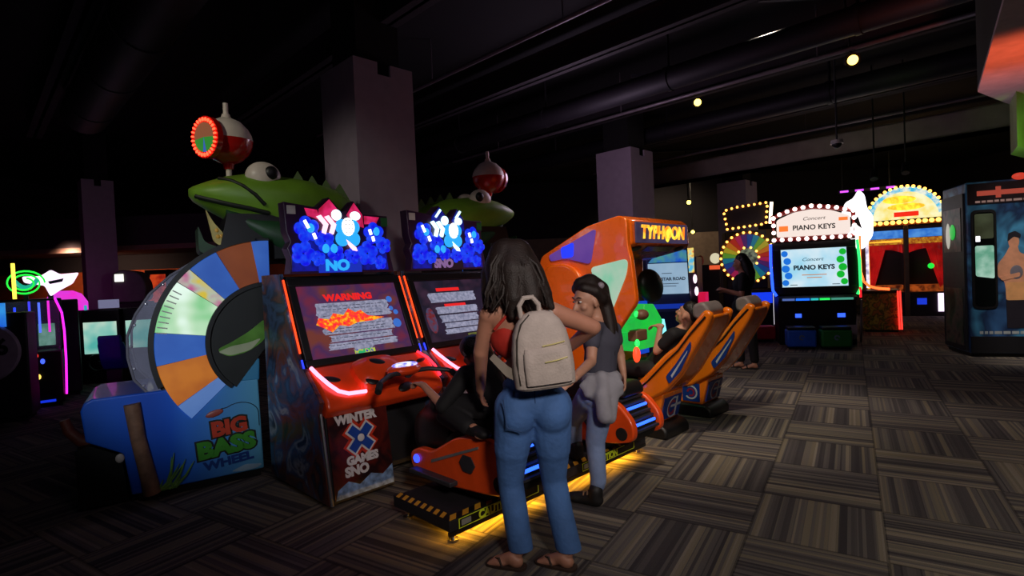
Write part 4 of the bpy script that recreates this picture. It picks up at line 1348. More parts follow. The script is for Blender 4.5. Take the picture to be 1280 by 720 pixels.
for h, tq in ((heL, toL), (heR, toR)):
    d = (tq - h).normalized()
    B = Matrix((d.cross(Vector((0, 0, 1))), d, Vector((0, 0, 1)))).transposed().to_4x4()
    X = Matrix.Translation(h - WL) @ B
    L = (tq - h).length
    s = MB(sole).at(X).prism(rounded([(-0.035, -0.02), (0.035, -0.02), (0.048, L * 0.65), (0.038, L + 0.012), (-0.044, L + 0.012), (-0.048, L * 0.65)], 0.03), 0.001, 0.013, 'xy')
    s.tube([(-0.045, L * 0.5, 0.015), (-0.03, L * 0.62, 0.048), (-0.012, L * 0.78, 0.034), (0.02, L * 0.62, 0.046), (0.045, L * 0.5, 0.015)], 0.006, 6)
    s.build('sandal', woman)

# backpack on her back: a thing of its own
bpm = M('light_grey_canvas', (188, 176, 168), 0.75, var=0.1, bump=0.3, scale=16)
bpd = M('beige_strap_canvas', (136, 126, 114), 0.8)  # strap canvas in its own beige
bc = A(680, 434, -0.185)
t = thing('backpack', 'small light grey backpack with loop handle worn by the woman in jeans', 'backpack', (bc.x, bc.y, bc.z - 0.185), 6)
BX = Matrix.Rotation(R(-4.5), 4, 'Y')
rings = []
for z, w, d in ((0.0, 0.125, 0.060), (0.012, 0.142, 0.072), (0.09, 0.146, 0.080), (0.18, 0.140, 0.078), (0.26, 0.126, 0.070), (0.31, 0.102, 0.058), (0.345, 0.070, 0.042), (0.358, 0.035, 0.02)):
    rings.append([(w * math.copysign(abs(math.cos(a)) ** 0.6, math.cos(a)), d * math.copysign(abs(math.sin(a)) ** 0.7, math.sin(a)), z) for a in (2 * math.pi * i / 32 for i in range(32))])
bag = MB(bpm).at(BX).loft(rings).build('bag_body', t)
rings = []
for z, w, d in ((0.02, 0.098, 0.0), (0.03, 0.108, 0.022), (0.11, 0.110, 0.028), (0.17, 0.106, 0.024), (0.195, 0.098, 0.008)):
    rings.append([(w * math.copysign(abs(math.cos(a)) ** 0.5, math.cos(a)) + 0.012, -0.072 - d * (0.5 - 0.5 * math.sin(a)) if False else -0.070 + d * math.sin(a) - d * 0.4, z) for a in (2 * math.pi * i / 28 for i in range(28))])
MB(bpm).at(BX).loft(rings).build('front_pocket', t)
refl = M('reflective_piping', (230, 220, 150), 0.25, metal=0.3)
for z in (0.135, 0.205):
    MB(refl).at(BX).tube([(-0.005, -0.112 if z < 0.16 else -0.0825, z - 0.004), (0.05, -0.113 if z < 0.16 else -0.082, z), (0.10, -0.100 if z < 0.16 else -0.076, z + 0.006)], 0.0035, 6).build('zip_piping', t)
zp = MB(M('zip_dark', (60, 56, 50), 0.6)).at(BX).tube([(-0.120, -0.052, 0.03), (-0.124, -0.055, 0.14), (-0.112, -0.05, 0.24), (-0.086, -0.044, 0.305), (-0.04, -0.034, 0.345)], 0.006, 6).build('zip', t)
MB(bpm).at(BX).tube([(-0.075, 0.0, 0.33), (-0.08, -0.01, 0.39), (-0.055, -0.015, 0.425), (-0.015, -0.015, 0.425), (0.01, -0.01, 0.39), (0.012, 0.0, 0.345)], 0.012, 8).build('carry_handle', t)
for s in (-1, 1):
    MB(bpm).at(BX).tube([(s * 0.07, 0.03, 0.335), (s * 0.075, 0.09, 0.335), (s * 0.085, 0.17, 0.31)], 0.014, 8).build('shoulder_strap', t)
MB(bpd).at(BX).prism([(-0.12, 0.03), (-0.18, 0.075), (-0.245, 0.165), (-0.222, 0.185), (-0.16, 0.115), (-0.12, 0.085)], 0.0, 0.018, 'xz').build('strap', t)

# --- girl beside her
GL = G(748, 634)
GL.z = 0
Yg = GL.y
A2 = lambda px, py, dy=0.0: at(px, py, Yg + dy)
gh = A2(735, 377, -0.02)
gf = Vector((-0.88, -0.42, -0.12))
gs_l, gs_r = A2(741, 413, -0.10), A2(766, 412, 0.06)
gn, gc, gw, gp_ = A2(748, 402, 0.0), A2(752, 428, 0.0), A2(750, 460, 0.0), A2(747, 490, 0.0)
gel, gwl = A2(739, 452, -0.20), A2(716, 474, -0.50)
ger, gwr = A2(775, 443, 0.08), A2(779, 466, 0.05)
ghl, ghr = A2(737, 496, 0.02), A2(753, 496, -0.02)
fp = G(718, 573, 0.142)
gkl = at(717, 523, fp.y - 0.10)
gal = Vector((fp.x + 0.01, fp.y - 0.02, 0.142 + 0.09))
gkr = A2(744, 552, 0.03)
gar = Vector((GL.x + 0.005, GL.y + 0.04, 0.09))
pr = head_prims(gh, gf, k=1.0)
pr += [('c', gn, gh + Vector((0.03, 0.02, -0.04)), 0.045, 0.042), ('c', gn, gs_l, 0.042, 0.042), ('c', gn, gs_r, 0.042, 0.042),
       ('e', gc, (0.105, 0.095, 0.115)), ('c', gc, gw, 0.09, 0.088), ('e', gp_, (0.115, 0.105, 0.09)),
       ('c', gs_l, gel, 0.040, 0.031), ('c', gel, gwl, 0.032, 0.023), ('c', gs_r, ger, 0.038, 0.030), ('c', ger, gwr, 0.031, 0.022),
       ('c', ghl, gkl, 0.07, 0.05), ('c', gkl, gal, 0.047, 0.034), ('c', ghr, gkr, 0.072, 0.05), ('c', gkr, gar, 0.047, 0.034)]
pr += hand_prims(gwl, (-0.75, -0.55, -0.25), (-0.2, -0.8, 0.3), 0.86, 0.35, 1)
pr += hand_prims(gwr, (0.05, 0.1, -1), (0.9, 0.2, 0), 0.86, 0.4, 1)
girl = person(pr, 'girl in dark T-shirt and pale jeans with a grey sweatshirt tied at her waist', GL, skin2, 0.0075)
add_face(girl, gh - GL, gf, k=1.0)
tsh = M('charcoal_t_shirt', (70, 70, 84), 0.8)
ts = [('e', gc, (0.118, 0.105, 0.125)), ('c', gc, gw, 0.104, 0.104), ('c', gn + Vector((0, 0, -0.028)), gs_l, 0.050, 0.056), ('c', gn + Vector((0, 0, -0.028)), gs_r, 0.050, 0.056),
      ('c', gs_l, gs_l.lerp(gel, 0.42), 0.054, 0.050), ('c', gs_r, gs_r.lerp(ger, 0.42), 0.052, 0.048)]
blob('t_shirt', rel(ts, GL), tsh, girl, 0.0085, 4, 0.4)
lg = [('e', gp_ + Vector((0, 0, -0.01)), (0.122, 0.112, 0.09)), ('c', ghl, gkl, 0.085, 0.064), ('c', gkl, gal + Vector((0, 0, 0.03)), 0.062, 0.048),
      ('c', ghr, gkr, 0.088, 0.063), ('c', gkr, A2(748, 600, 0.03), 0.062, 0.052), ('c', A2(748, 600, 0.03), gar + Vector((0, 0, 0.035)), 0.052, 0.048)]
blob('jeans', rel(lg, GL), denim_l, girl, 0.0085, 5, 0.45)
swm = M('grey_sweatshirt', (150, 148, 156), 0.85, bump=0.2)
sw = [('e', A2(751, 472, -0.01), (0.132, 0.128, 0.065)), ('e', A2(752, 488, -0.07), (0.125, 0.085, 0.075)), ('c', A2(738, 475, -0.10), A2(735, 492, -0.12), 0.035, 0.03), ('c', A2(752, 472, -0.11), A2(754, 494, -0.14), 0.045, 0.04),
      ('c', A2(768, 472, -0.07), A2(774, 490, -0.09), 0.04, 0.03), ('c', A2(752, 494, -0.14), A2(756, 520, -0.15), 0.048, 0.05), ('c', A2(766, 492, -0.10), A2(762, 522, -0.13), 0.04, 0.042),
      ('e', A2(742, 482, -0.11), (0.09, 0.03, 0.05)), ('e', A2(760, 482, -0.11), (0.10, 0.03, 0.06))]
blob('sweatshirt', rel(sw, GL), swm, girl, 0.0085, 16, 0.5)
def HG(px, py, dy, r):
    return (A2(px, py, dy) - GL, r)
locks = [[HG(737, 359, -0.01, 0.070), HG(748, 366, 0.0, 0.062), HG(757, 383, 0.0, 0.042), HG(762, 405, -0.03, 0.036), HG(766, 428, -0.06, 0.022), HG(768, 444, -0.07, 0.008)],
         [HG(727, 357, -0.01, 0.055), HG(737, 355, 0.0, 0.066), HG(750, 362, 0.03, 0.058), HG(754, 374, 0.05, 0.05)],
         [HG(722, 361, 0.03, 0.04), HG(730, 360, -0.07, 0.030), HG(744, 364, -0.075, 0.035), HG(752, 372, -0.04, 0.045)],
         [HG(752, 368, 0.0, 0.05), HG(760, 388, 0.02, 0.04), HG(768, 412, 0.0, 0.028), HG(770, 430, -0.03, 0.010)]]
hr = strand_hair('hair', girl, locks, hair_m)
MB(M('hair_tie_grey', (150, 140, 150), 0.5)).ell(A2(751, 357, -0.05) - GL, (0.022, 0.018, 0.022), None, 14, 8).build('hair_clip', hr)
shoe = M('black_trainer', (22, 20, 22), 0.6)
for h, a, d in ((Vector((GL.x + 0.01, GL.y + 0.0, 0)), gar, Vector((-0.62, 0.42, 0))), (Vector((fp.x + 0.03, fp.y - 0.08, 0.149)), gal, Vector((-0.45, 0.75, 0)))):
    d.normalize()
    B = frame(d)
    P = lambda x, y, z: h + B @ Vector((x, y, z)) - GL
    sp = [('e', P(0, 0.03, 0.045), (0.042, 0.055, 0.045), B), ('c', P(0, 0.03, 0.04), P(0, 0.15, 0.036), 0.041, 0.036), ('e', P(0, 0.16, 0.034), (0.045, 0.07, 0.034), B), ('c', P(0, 0.025, 0.05), P(0, 0.025, 0.10), 0.044, 0.046)]
    sh = blob('shoe', sp, shoe, girl, 0.008, 4, 0.4)
    MB(M('shoe_lace_tan', (150, 120, 90), 0.6) if 'shoe_lace_tan' not in bpy.data.materials else bpy.data.materials['shoe_lace_tan']).tube([P(-0.03, 0.07, 0.078), P(0.0, 0.085, 0.088), P(0.03, 0.07, 0.078)], 0.006, 6).tube([P(-0.028, 0.10, 0.068), P(0, 0.11, 0.078), P(0.028, 0.10, 0.068)], 0.005, 6).build('laces', sh)

# --- child on the near snowmobile
KL = UV(0.62, -0.95, 0.0)
fw, sd_ = Vector((-r_, r_, 0)), Vector((r_, r_, 0))     # riding direction, to the right
def K(s, f, z):
    return UV(0.62 + s, -0.95 + f, z)
kp, kc, kn = K(0, 0.0, 0.73), K(0, 0.10, 0.85), K(0, 0.13, 0.925)
kh = K(0.0, 0.165, 1.0)
kf = Vector((-0.70, 0.70, -0.28))
ksl, ksr = K(-0.13, 0.11, 0.895), K(0.13, 0.11, 0.895)
kel, kwl = K(-0.25, 0.19, 0.72), K(-0.235, 0.40, 0.82)
ker, kwr = K(0.24, 0.20, 0.73), K(0.235, 0.40, 0.82)
pr = head_prims(kh, kf, k=0.92)
pr += [('c', kn, kh - Vector((0, 0, 0.03)), 0.042, 0.04), ('c', kn, ksl, 0.04, 0.04), ('c', kn, ksr, 0.04, 0.04), ('e', kc, (0.10, 0.10, 0.11)), ('c', kc, kp, 0.095, 0.10), ('e', kp, (0.11, 0.11, 0.08)),
       ('c', ksl, kel, 0.038, 0.031), ('c', kel, kwl, 0.032, 0.022), ('c', ksr, ker, 0.038, 0.031), ('c', ker, kwr, 0.032, 0.022)]
for s in (-1, 1):
    pr += [('c', K(s * 0.09, 0.0, 0.71), K(s * 0.20, 0.28, 0.71), 0.065, 0.05), ('c', K(s * 0.20, 0.28, 0.71), K(s * 0.225, -0.02, 0.615), 0.046, 0.033)]
    pr += foot_prims(K(s * 0.225, 0.0, 0.575), K(s * 0.225, -0.18, 0.565), 0.85, False)
pr += hand_prims(kwl, (-r_, r_, 0.1), (0.0, 0.1, 1), 0.8, 0.75, 1) + hand_prims(kwr, (-r_, r_, 0.1), (0.0, 0.1, 1), 0.8, 0.75, -1)
kid = person(pr, 'child in dark clothes riding the near snowmobile, leaning forward to the handlebar', KL, skin, 0.0085)
add_face(kid, kh - KL, kf, k=0.92)
dk = M('black_jacket_cloth', (17, 16, 20), 0.8)
ja = [('e', kc, (0.125, 0.125, 0.13)), ('c', kc, kp, 0.115, 0.12), ('c', kn - Vector((0, 0, 0.03)), ksl, 0.05, 0.058), ('c', kn - Vector((0, 0, 0.03)), ksr, 0.05, 0.058),
      ('c', ksl, kel, 0.058, 0.046), ('c', ksr, ker, 0.058, 0.046), ('c', ker, ker.lerp(kwr, 0.7), 0.045, 0.036), ('e', kp, (0.128, 0.128, 0.09))]
blob('jacket', rel(ja, KL), dk, kid, 0.009, 4, 0.4)
tr_ = []
for s in (-1, 1):
    tr_ += [('c', K(s * 0.09, 0.0, 0.71), K(s * 0.20, 0.28, 0.71), 0.082, 0.065), ('c', K(s * 0.20, 0.28, 0.71), K(s * 0.225, 0.0, 0.625), 0.062, 0.05)]
blob('trousers', rel(tr_, KL), dk, kid, 0.009, 4, 0.4)
strand_hair('hair', kid, [[(K(0, 0.135, 1.045) - KL, 0.08), (K(0, 0.095, 0.985) - KL, 0.075), (K(0, 0.06, 0.91) - KL, 0.05)], [(K(0.03, 0.165, 1.045) - KL, 0.075), (K(-0.03, 0.165, 1.045) - KL, 0.075)]], hair_k)
hb_ = MB(M('silver_headband', (150, 148, 152), 0.35, metal=0.4))
B = frame(kf)
arc_ = [kh - KL + B @ Vector((0.094 * math.cos(a), -0.012, 0.022 + 0.096 * math.sin(a))) for a in (R(q) for q in range(-20, 201, 12))]
hb_.tube(arc_, 0.008, 8)
hb_.build('headband', kid)
for s in (-1, 1):
    h = K(s * 0.225, 0.03, 0.575)
    B = frame(-fw)
    P = lambda x, y, z: h + B @ Vector((x, y, z)) - KL
    blob('shoe', [('e', P(0, 0.03, 0.04), (0.04, 0.05, 0.04), B), ('c', P(0, 0.03, 0.036), P(0, 0.15, 0.032), 0.038, 0.032), ('e', P(0, 0.16, 0.03), (0.042, 0.06, 0.03), B)], shoe, kid, 0.009, 4, 0.4)

# --- rider lying back in the near orange seat
RL = UV(2.80, -0.90, 0.0)
def Q(s, v, z):
    return UV(2.80 + s, v, z)
rp, rc_, rn = Q(0, -0.76, 0.58), Q(0, -0.94, 0.80), Q(0, -1.05, 0.96)
rh = Q(-0.02, -1.10, 1.075)
rf = Vector((-0.62, 0.60, 0.50))
rsl, rsr = Q(-0.10, -1.00, 0.91), Q(0.10, -1.00, 0.91)
rel_, rwl = Q(-0.15, -0.86, 0.76), Q(-0.10, -0.88, 0.98)
rer, rwr = Q(0.15, -0.86, 0.76), Q(0.11, -0.83, 0.72)
pr = head_prims(rh, rf, (0.3, -0.3, 0.9), 0.95)
pr += [('c', rn, rh + Vector((0.0, 0.0, -0.04)), 0.048, 0.044), ('c', rn, rsl, 0.045, 0.045), ('c', rn, rsr, 0.045, 0.045), ('e', rc_, (0.12, 0.12, 0.13)), ('c', rc_, rp, 0.10, 0.11),
       ('c', rsl, rel_, 0.042, 0.034), ('c', rel_, rwl, 0.034, 0.024), ('c', rsr, rer, 0.042, 0.034), ('c', rer, rwr, 0.034, 0.024)]
for s in (-0.09, 0.09):
    pr += [('c', Q(s, -0.76, 0.58), Q(s * 1.1, -0.45, 0.56), 0.072, 0.052), ('c', Q(s * 1.1, -0.45, 0.56), Q(s * 1.1, -0.395, 0.20), 0.048, 0.036)]
    pr += foot_prims(Q(s * 1.1, -0.43, 0.12), Q(s * 1.1, -0.36, 0.10), 0.9, False)
pr += hand_prims(rwl, (-0.7, 0.7, 0.0), (0, 0, 1), 0.85, 0.6, 1) + hand_prims(rwr, (-0.7, 0.7, 0.0), (0, 0, 1), 0.85, 0.6, -1)
rider = person(pr, 'person in black lying back in the near orange ride seat', RL, skin2, 0.009)
add_face(rider, rh - RL, rf, (0.3, -0.3, 0.9), 0.95)
ja = [('e', rc_, (0.125, 0.125, 0.145)), ('c', rc_, rp, 0.11, 0.118), ('c', rn - Vector((0, 0, 0.03)), rsl, 0.05, 0.06), ('c', rn - Vector((0, 0, 0.03)), rsr, 0.05, 0.06), ('c', rsl, rsl.lerp(rel_, 0.6), 0.06, 0.052), ('c', rsr, rsr.lerp(rer, 0.6), 0.06, 0.052)]
blob('black_top', rel(ja, RL), dk, rider, 0.01, 4, 0.4)
tr_ = []
for s in (-0.09, 0.09):
    tr_ += [('c', Q(s, -0.76, 0.58), Q(s * 1.1, -0.46, 0.58), 0.088, 0.068), ('c', Q(s * 1.1, -0.46, 0.58), Q(s * 1.1, -0.41, 0.24), 0.064, 0.052)]
blob('trousers', rel(tr_, RL), dk, rider, 0.01, 4, 0.4)
strand_hair('hair', rider, [[(rh - RL + Vector((0.02, -0.02, 0.05)), 0.07), (rh - RL + Vector((0.05, -0.05, 0.0)), 0.065)]], hair_k)

# --- woman in black further back
FL = G(932, 460)
FL.z = 0
def Z(x, y, z):
    return FL + Vector((x, y, z))
fh, ff = Z(-0.02, 0.0, 1.52), Vector((-0.75, 0.55, -0.05))
pr = head_prims(fh, ff, k=1.0)
pr += [('c', Z(0, 0, 1.37), fh - Vector((0, 0, 0.04)), 0.05, 0.046), ('c', Z(0, 0, 1.36), Z(-0.06, -0.15, 1.33), 0.045, 0.048), ('c', Z(0, 0, 1.36), Z(0.06, 0.15, 1.33), 0.045, 0.048),
       ('e', Z(0, 0, 1.22), (0.12, 0.14, 0.15)), ('c', Z(0, 0, 1.2), Z(0, 0, 0.98), 0.10, 0.10), ('e', Z(0, 0, 0.90), (0.14, 0.15, 0.12)),
       ('c', Z(-0.06, -0.15, 1.33), Z(-0.10, -0.19, 1.07), 0.042, 0.035), ('c', Z(-0.10, -0.19, 1.07), Z(-0.27, -0.10, 1.14), 0.036, 0.025),
       ('c', Z(0.06, 0.15, 1.33), Z(0.0, 0.20, 1.07), 0.042, 0.035), ('c', Z(0.0, 0.20, 1.07), Z(-0.2, 0.16, 1.12), 0.036, 0.025)]
for y, x in ((-0.08, 0.07), (0.08, -0.06)):
    pr += [('c', Z(0, y, 0.88), Z(x, y, 0.48), 0.085, 0.058), ('c', Z(x, y, 0.48), Z(x + 0.03, y, 0.09), 0.055, 0.036)]
    pr += foot_prims(Z(x + 0.06, y - 0.03, 0), Z(x - 0.14, y + 0.05, 0), 0.95, True)
pr += hand_prims(Z(-0.27, -0.10, 1.14), (-0.8, 0.2, 0.3), (0, -0.5, 0.8), 0.9, 0.5, 1) + hand_prims(Z(-0.2, 0.16, 1.12), (-0.8, 0.1, 0.3), (0, 0.5, 0.8), 0.9, 0.5, 1)
far = person(pr, 'woman with long dark hair all in black standing beyond the orange ride seats', FL, skin, 0.009)
add_face(far, fh - FL, ff)
dr = [('e', Z(0, 0, 1.22), (0.135, 0.155, 0.16)), ('c', Z(0, 0, 1.2), Z(0, 0, 0.98), 0.115, 0.118), ('e', Z(0, 0, 0.89), (0.158, 0.168, 0.14)), ('c', Z(0, 0, 1.33), Z(-0.06, -0.15, 1.33), 0.05, 0.06), ('c', Z(0, 0, 1.33), Z(0.06, 0.15, 1.33), 0.05, 0.06),
      ('c', Z(-0.06, -0.15, 1.33), Z(-0.09, -0.18, 1.16), 0.056, 0.052), ('c', Z(0.06, 0.15, 1.33), Z(0.02, 0.19, 1.16), 0.056, 0.052)]
blob('black_top', rel(dr, FL), dk, far, 0.01, 4, 0.4)
le = []
for y, x in ((-0.08, 0.07), (0.08, -0.06)):
    le += [('c', Z(0, y, 0.88), Z(x, y, 0.48), 0.105, 0.076), ('c', Z(x, y, 0.48), Z(x + 0.03, y, 0.13), 0.074, 0.06)]
blob('trousers', rel(le, FL), dk, far, 0.01, 4, 0.4)
strand_hair('hair', far, [[(Z(0.0, 0, 1.58) - FL, 0.09), (Z(0.05, -0.03, 1.5) - FL, 0.085), (Z(0.09, -0.05, 1.38) - FL, 0.075), (Z(0.10, -0.06, 1.25) - FL, 0.05), (Z(0.10, -0.06, 1.17) - FL, 0.02)],
                          [(Z(0.0, -0.05, 1.55) - FL, 0.06), (Z(0.03, -0.10, 1.45) - FL, 0.05), (Z(0.05, -0.13, 1.3) - FL, 0.035)]], hair_k)
for y, x in ((-0.08, 0.07), (0.08, -0.06)):
    h, d = Z(x + 0.06, y - 0.03, 0) - FL, Vector((-0.2, 0.08, 0)).normalized()
    X = Matrix.Translation(h) @ Matrix((d.cross(Vector((0, 0, 1))), d, Vector((0, 0, 1)))).transposed().to_4x4()
    MB(shoe).at(X).prism(rounded([(-0.035, -0.02), (0.035, -0.02), (0.045, 0.14), (0.03, 0.225), (-0.03, 0.225), (-0.045, 0.14)], 0.03), 0.0, 0.014, 'xy').tube([(-0.045, 0.14, 0.012), (0, 0.15, 0.055), (0.045, 0.14, 0.012)], 0.012, 8).build('sandal', far)

# ------------------------------------------------------------------ machines along the far side
bulb = E('warm_bulb', (255, 172, 70), 4.5)
bulb_o = E('amber_bulb', (255, 130, 40), 3.5)
bulb_w = E('pinkish_white_bulb', (255, 226, 220), 5.0)


def bulbs(path, n, mat, r, name, parent, closed=True):
    """separate round lamps spaced along an outline, each lamp a part"""
    P = [Vector(p) for p in path]
    if closed:
        P = P + [P[0]]
    L = [0.0]
    for i in range(1, len(P)):
        L.append(L[-1] + (P[i] - P[i - 1]).length)
    first = None
    for k in range(n):
        s = L[-1] * k / (n if closed else max(1, n - 1))
        i = 1
        while i < len(L) - 1 and L[i] < s:
            i += 1
        f = 0 if L[i] == L[i - 1] else (s - L[i - 1]) / (L[i] - L[i - 1])
        p = P[i - 1].lerp(P[i], f)
        if first is None:
            first = MB(mat).ell((0, 0, 0), r, None, 12, 8).build(name, parent)
            o = first
        else:
            o = first.copy()
            COL.objects.link(o)
        o.location = p


# big touch-screen music cabinet with a bulb-rimmed marquee
pc = G(1022, 431)
t = thing('music_game_cabinet', 'wide music game cabinet with bulb-edged white marquee, blue left edge and green right edge', 'arcade machine', (pc.x, pc.y, 0), -20)
MB(black).prism([(-0.02, 0.0), (-0.05, 0.72), (-0.02, 0.86), (0.10, 0.92), (0.22, 1.90), (0.75, 1.90), (0.75, 0.0)], -0.62, 0.62).build('cabinet_body', t, 0.02)
X = SLOPE(0, 0.075, 0.93, 0.20, 1.86)
mb = MB(black).at(X)
mb.bx(-0.68, 0.68, -0.02, 0.12, -0.02, 0.03).bx(-0.68, 0.68, 0.82, 0.95, -0.02, 0.03).bx(-0.68, -0.53, 0.12, 0.82, -0.02, 0.03).bx(0.53, 0.68, 0.12, 0.82, -0.02, 0.03)
mb.build('bezel', t, 0.01)
s = MB(E('music_screen', (165, 225, 250), 0.9, (225, 245, 255), 2)).at(X).bx(-0.53, 0.53, 0.12, 0.82, -0.02, 0.008).build('screen', t)
sb, sg_ = MB(E('screen_bubble_blue', (30, 120, 230), 0.9)).at(X), MB(E('screen_bubble_green', (20, 190, 50), 0.9)).at(X)
for m, sx in ((sb, -1), (sg_, 1)):
    for x, y, r in ((0.47, 0.74, 0.075), (0.43, 0.60, 0.085), (0.47, 0.46, 0.09), (0.42, 0.33, 0.085), (0.48, 0.20, 0.075)):
        m.nxt().sector((sx * min(x, 0.528 - r * 0.75), y), 0, r * 0.75, 0, 360, 0.008, 0.011, 20, 'xy')
sb.build_each('screen_bubble', s)
sg_.build_each('screen_bubble', s)
tx = MB(E('screen_dark_letters', (24, 40, 56), 0.5)).at(X)
tx.text('PIANO KEYS', 0.115, T(0.0, 0.47, 0.012), 0.001, 0.005, 1.05)
tx.build('lettering', s)
tx = MB(E('screen_script', (90, 130, 150), 0.5)).at(X)
tx.text('Concert', 0.085, T(-0.02, 0.62, 0.012), 0.001, 0.001, 1.2, shear=0.35)
tx.use(E('screen_note_orange', (230, 150, 90), 0.7)).bx(-0.20, 0.20, 0.33, 0.345, 0.010, 0.012).bx(-0.12, 0.12, 0.28, 0.295, 0.010, 0.012)
tx.use(E('screen_note_grey', (110, 140, 150), 0.6)).bx(-0.40, -0.28, 0.15, 0.165, 0.010, 0.012).bx(0.28, 0.40, 0.15, 0.165, 0.010, 0.012)
tx.build('screen_notes', s)
for x, m, nm in ((-0.70, E('blue_edge_tube', (30, 70, 255), 3.2), 'edge_light'), (0.70, E('green_edge_tube', (40, 230, 100), 2.2), 'edge_light')):
    MB(m).tube([(x, 0.15, 1.86), (x * 1.02, 0.09, 1.5), (x, 0.0, 1.0), (x * 0.92, -0.02, 0.90)], 0.024, 10).build(nm, t)
ks = MB(dgrey).prism([(-0.10, 0.80), (-0.10, 0.86), (0.08, 0.90), (0.08, 0.80)], -0.62, 0.62).build('key_shelf', t)
for x0, x1, c in ((-0.56, -0.36, (70, 90, 150)), (-0.34, -0.12, (30, 110, 255)), (-0.10, 0.02, (40, 170, 170)), (0.04, 0.20, (40, 220, 90)), (0.22, 0.56, (60, 130, 110))):
    MB(E('key_light', c, 1.3)).bx(x0, x1, -0.112, -0.10, 0.812, 0.85).build('key_light', ks)
for x, w in ((-0.30, 0.05), (0.38, 0.06)):
    MB(E('coin_slot_blue', (50, 90, 255), 1.8)).bx(x - w, x + w, -0.058, -0.045, 0.50, 0.57).build('coin_light', t)
m = MB(E('marquee_white', (255, 236, 226), 0.95)).prism(rounded([(-0.58, 1.98), (0.60, 1.98), (0.60, 2.30), (0.30, 2.42), (0.0, 2.46), (-0.30, 2.42), (-0.58, 2.30)], 0.05), 0.14, 0.24, 'xz').build('marquee', t)
mr = [(-0.64, 0.13, 1.93), (0.66, 0.13, 1.93), (0.66, 0.13, 2.38), (0.34, 0.13, 2.47), (0.0, 0.13, 2.52), (-0.34, 0.13, 2.47), (-0.64, 0.13, 2.36)]
MB(M('marquee_rim_red', (150, 44, 40), 0.5)).tube([(p[0], p[1] + 0.05, p[2]) for p in mr], 0.05, 8, closed=True).build('marquee_rim', m)
bulbs(mr, 26, bulb_w, 0.036, 'bulb', m)
bulb_head = MB(bulb_w).ell((0.62, 0.12, 2.46), 0.055, None, 14, 10).build('bulb', m)
lt = MB(M('marquee_letters', (60, 50, 60), 0.5)).text('PIANO KEYS', 0.125, FX(0.02, 0.135, 2.13), 0.002, 0.003, 1.0)
lt.build('lettering', m)
lt = MB(M('marquee_script', (150, 100, 90), 0.5)).text('Concert', 0.09, FX(0.02, 0.135, 2.29), 0.002, 0.0, 1.2, shear=0.35)
lt.use(E('marquee_orange_mark', (255, 120, 50), 1.2)).bx(-0.55, -0.40, 0.13, 0.14, 2.08, 2.18).bx(0.42, 0.56, 0.13, 0.14, 2.22, 2.28)
lt.build('marquee_mark', m)
MB(M('side_rail_steel', (130, 120, 120), 0.4, metal=0.5)).tube([(0.68, 0.0, 0.05), (0.70, -0.02, 0.8)], 0.02, 8).build('side_rail', t)
MB(E('red_side_light', (255, 30, 40), 1.6)).tube([(0.69, -0.02, 0.84), (0.685, -0.03, 1.02)], 0.018, 8).build('side_light', t)
MB(M('corner_pad_white', (170, 160, 158), 0.6)).prism(rounded([(0.40, 0.10), (0.62, 0.10), (0.62, 0.55), (0.46, 0.48)], 0.05), -0.035, -0.015, 'xz').build('corner_panel', t)

for dx, c, lab in ((-0.33, (40, 110, 230), 'blue box stool in front of the wide music game cabinet'), (0.20, (40, 130, 50), 'green box stool in front of the wide music game cabinet')):
    R20 = Matrix.Rotation(R(-20), 4, 'Z')
    p = Vector((pc.x, pc.y, 0)) + R20 @ Vector((dx, -0.42, 0))
    b = thing('box_stool', lab, 'seat', p, -20, 'box stools at the music game')
    cm = M('box_seat_paint_%d' % (c[0]), c, 0.5)
    MB(cm).bx(-0.23, 0.23, -0.17, 0.17, 0.03, 0.33).build('seat_box', b, 0.035, 3)
    MB(black).bx(-0.22, 0.22, -0.16, 0.16, 0.33, 0.38).build('cushion', b, 0.02)
    MB(M('seat_emblem', (110, 130, 160), 0.5)).sector((0, 0.20), 0.02, 0.045, 0, 300, -0.174, -0.17, 16).build('emblem', b)
    MB(rubber).bx(-0.20, 0.20, -0.15, 0.15, 0.0, 0.03).build('foot', b)

# spinning prize wheel with bulbs
wp = at(934, 322, 11.2)
t = thing('prize_wheel_machine', 'rainbow prize wheel ringed with amber bulbs under a bulb-framed sign', 'arcade machine', (wp.x, wp.y, 0), -14)
MB(black).bx(-0.48, 0.48, 0.05, 0.75, 0.0, 1.0).bx(-0.40, 0.40, 0.10, 0.6, 1.0, 2.2).build('cabinet_body', t, 0.02)
wz = wp.z
ring = MB(M('wheel_rim_brown', (84, 46, 30), 0.5)).lathe([(0.0, 0.0), (0.54, 0.0), (0.54, 0.06), (0.49, 0.08), (0.0, 0.08)], (0, 0.05, wz), (0, -1, 0), 48).build('wheel_backing', t)
cols = [(200, 50, 30), (220, 120, 30), (200, 180, 40), (110, 170, 50), (30, 130, 160), (30, 70, 150), (90, 40, 110), (190, 40, 90)]
wg = MB()
for i in range(24):
    c = cols[i % 8]
    nm = 'wheel_slice_%d' % (i % 8)
    wg.use(bpy.data.materials[nm + 'x'] if nm + 'x' in bpy.data.materials else E(nm + 'x', c, 0.5))
    wg.sector((0, wz), 0.20, 0.48, i * 15 + 0.4, i * 15 + 14.6, -0.045, -0.032, 4)
wg.build('wheel', t)
MB(E('wheel_centre_art', (60, 64, 50), 0.5, (150, 160, 130), 14)).sector((0, wz), 0, 0.19, 0, 360, -0.05, -0.03, 30).build('wheel_hub', t)
bulbs([(0.515 * math.cos(R(a)), -0.045, wz + 0.515 * math.sin(R(a))) for a in range(0, 360, 6)], 26, bulb, 0.026, 'bulb', t)
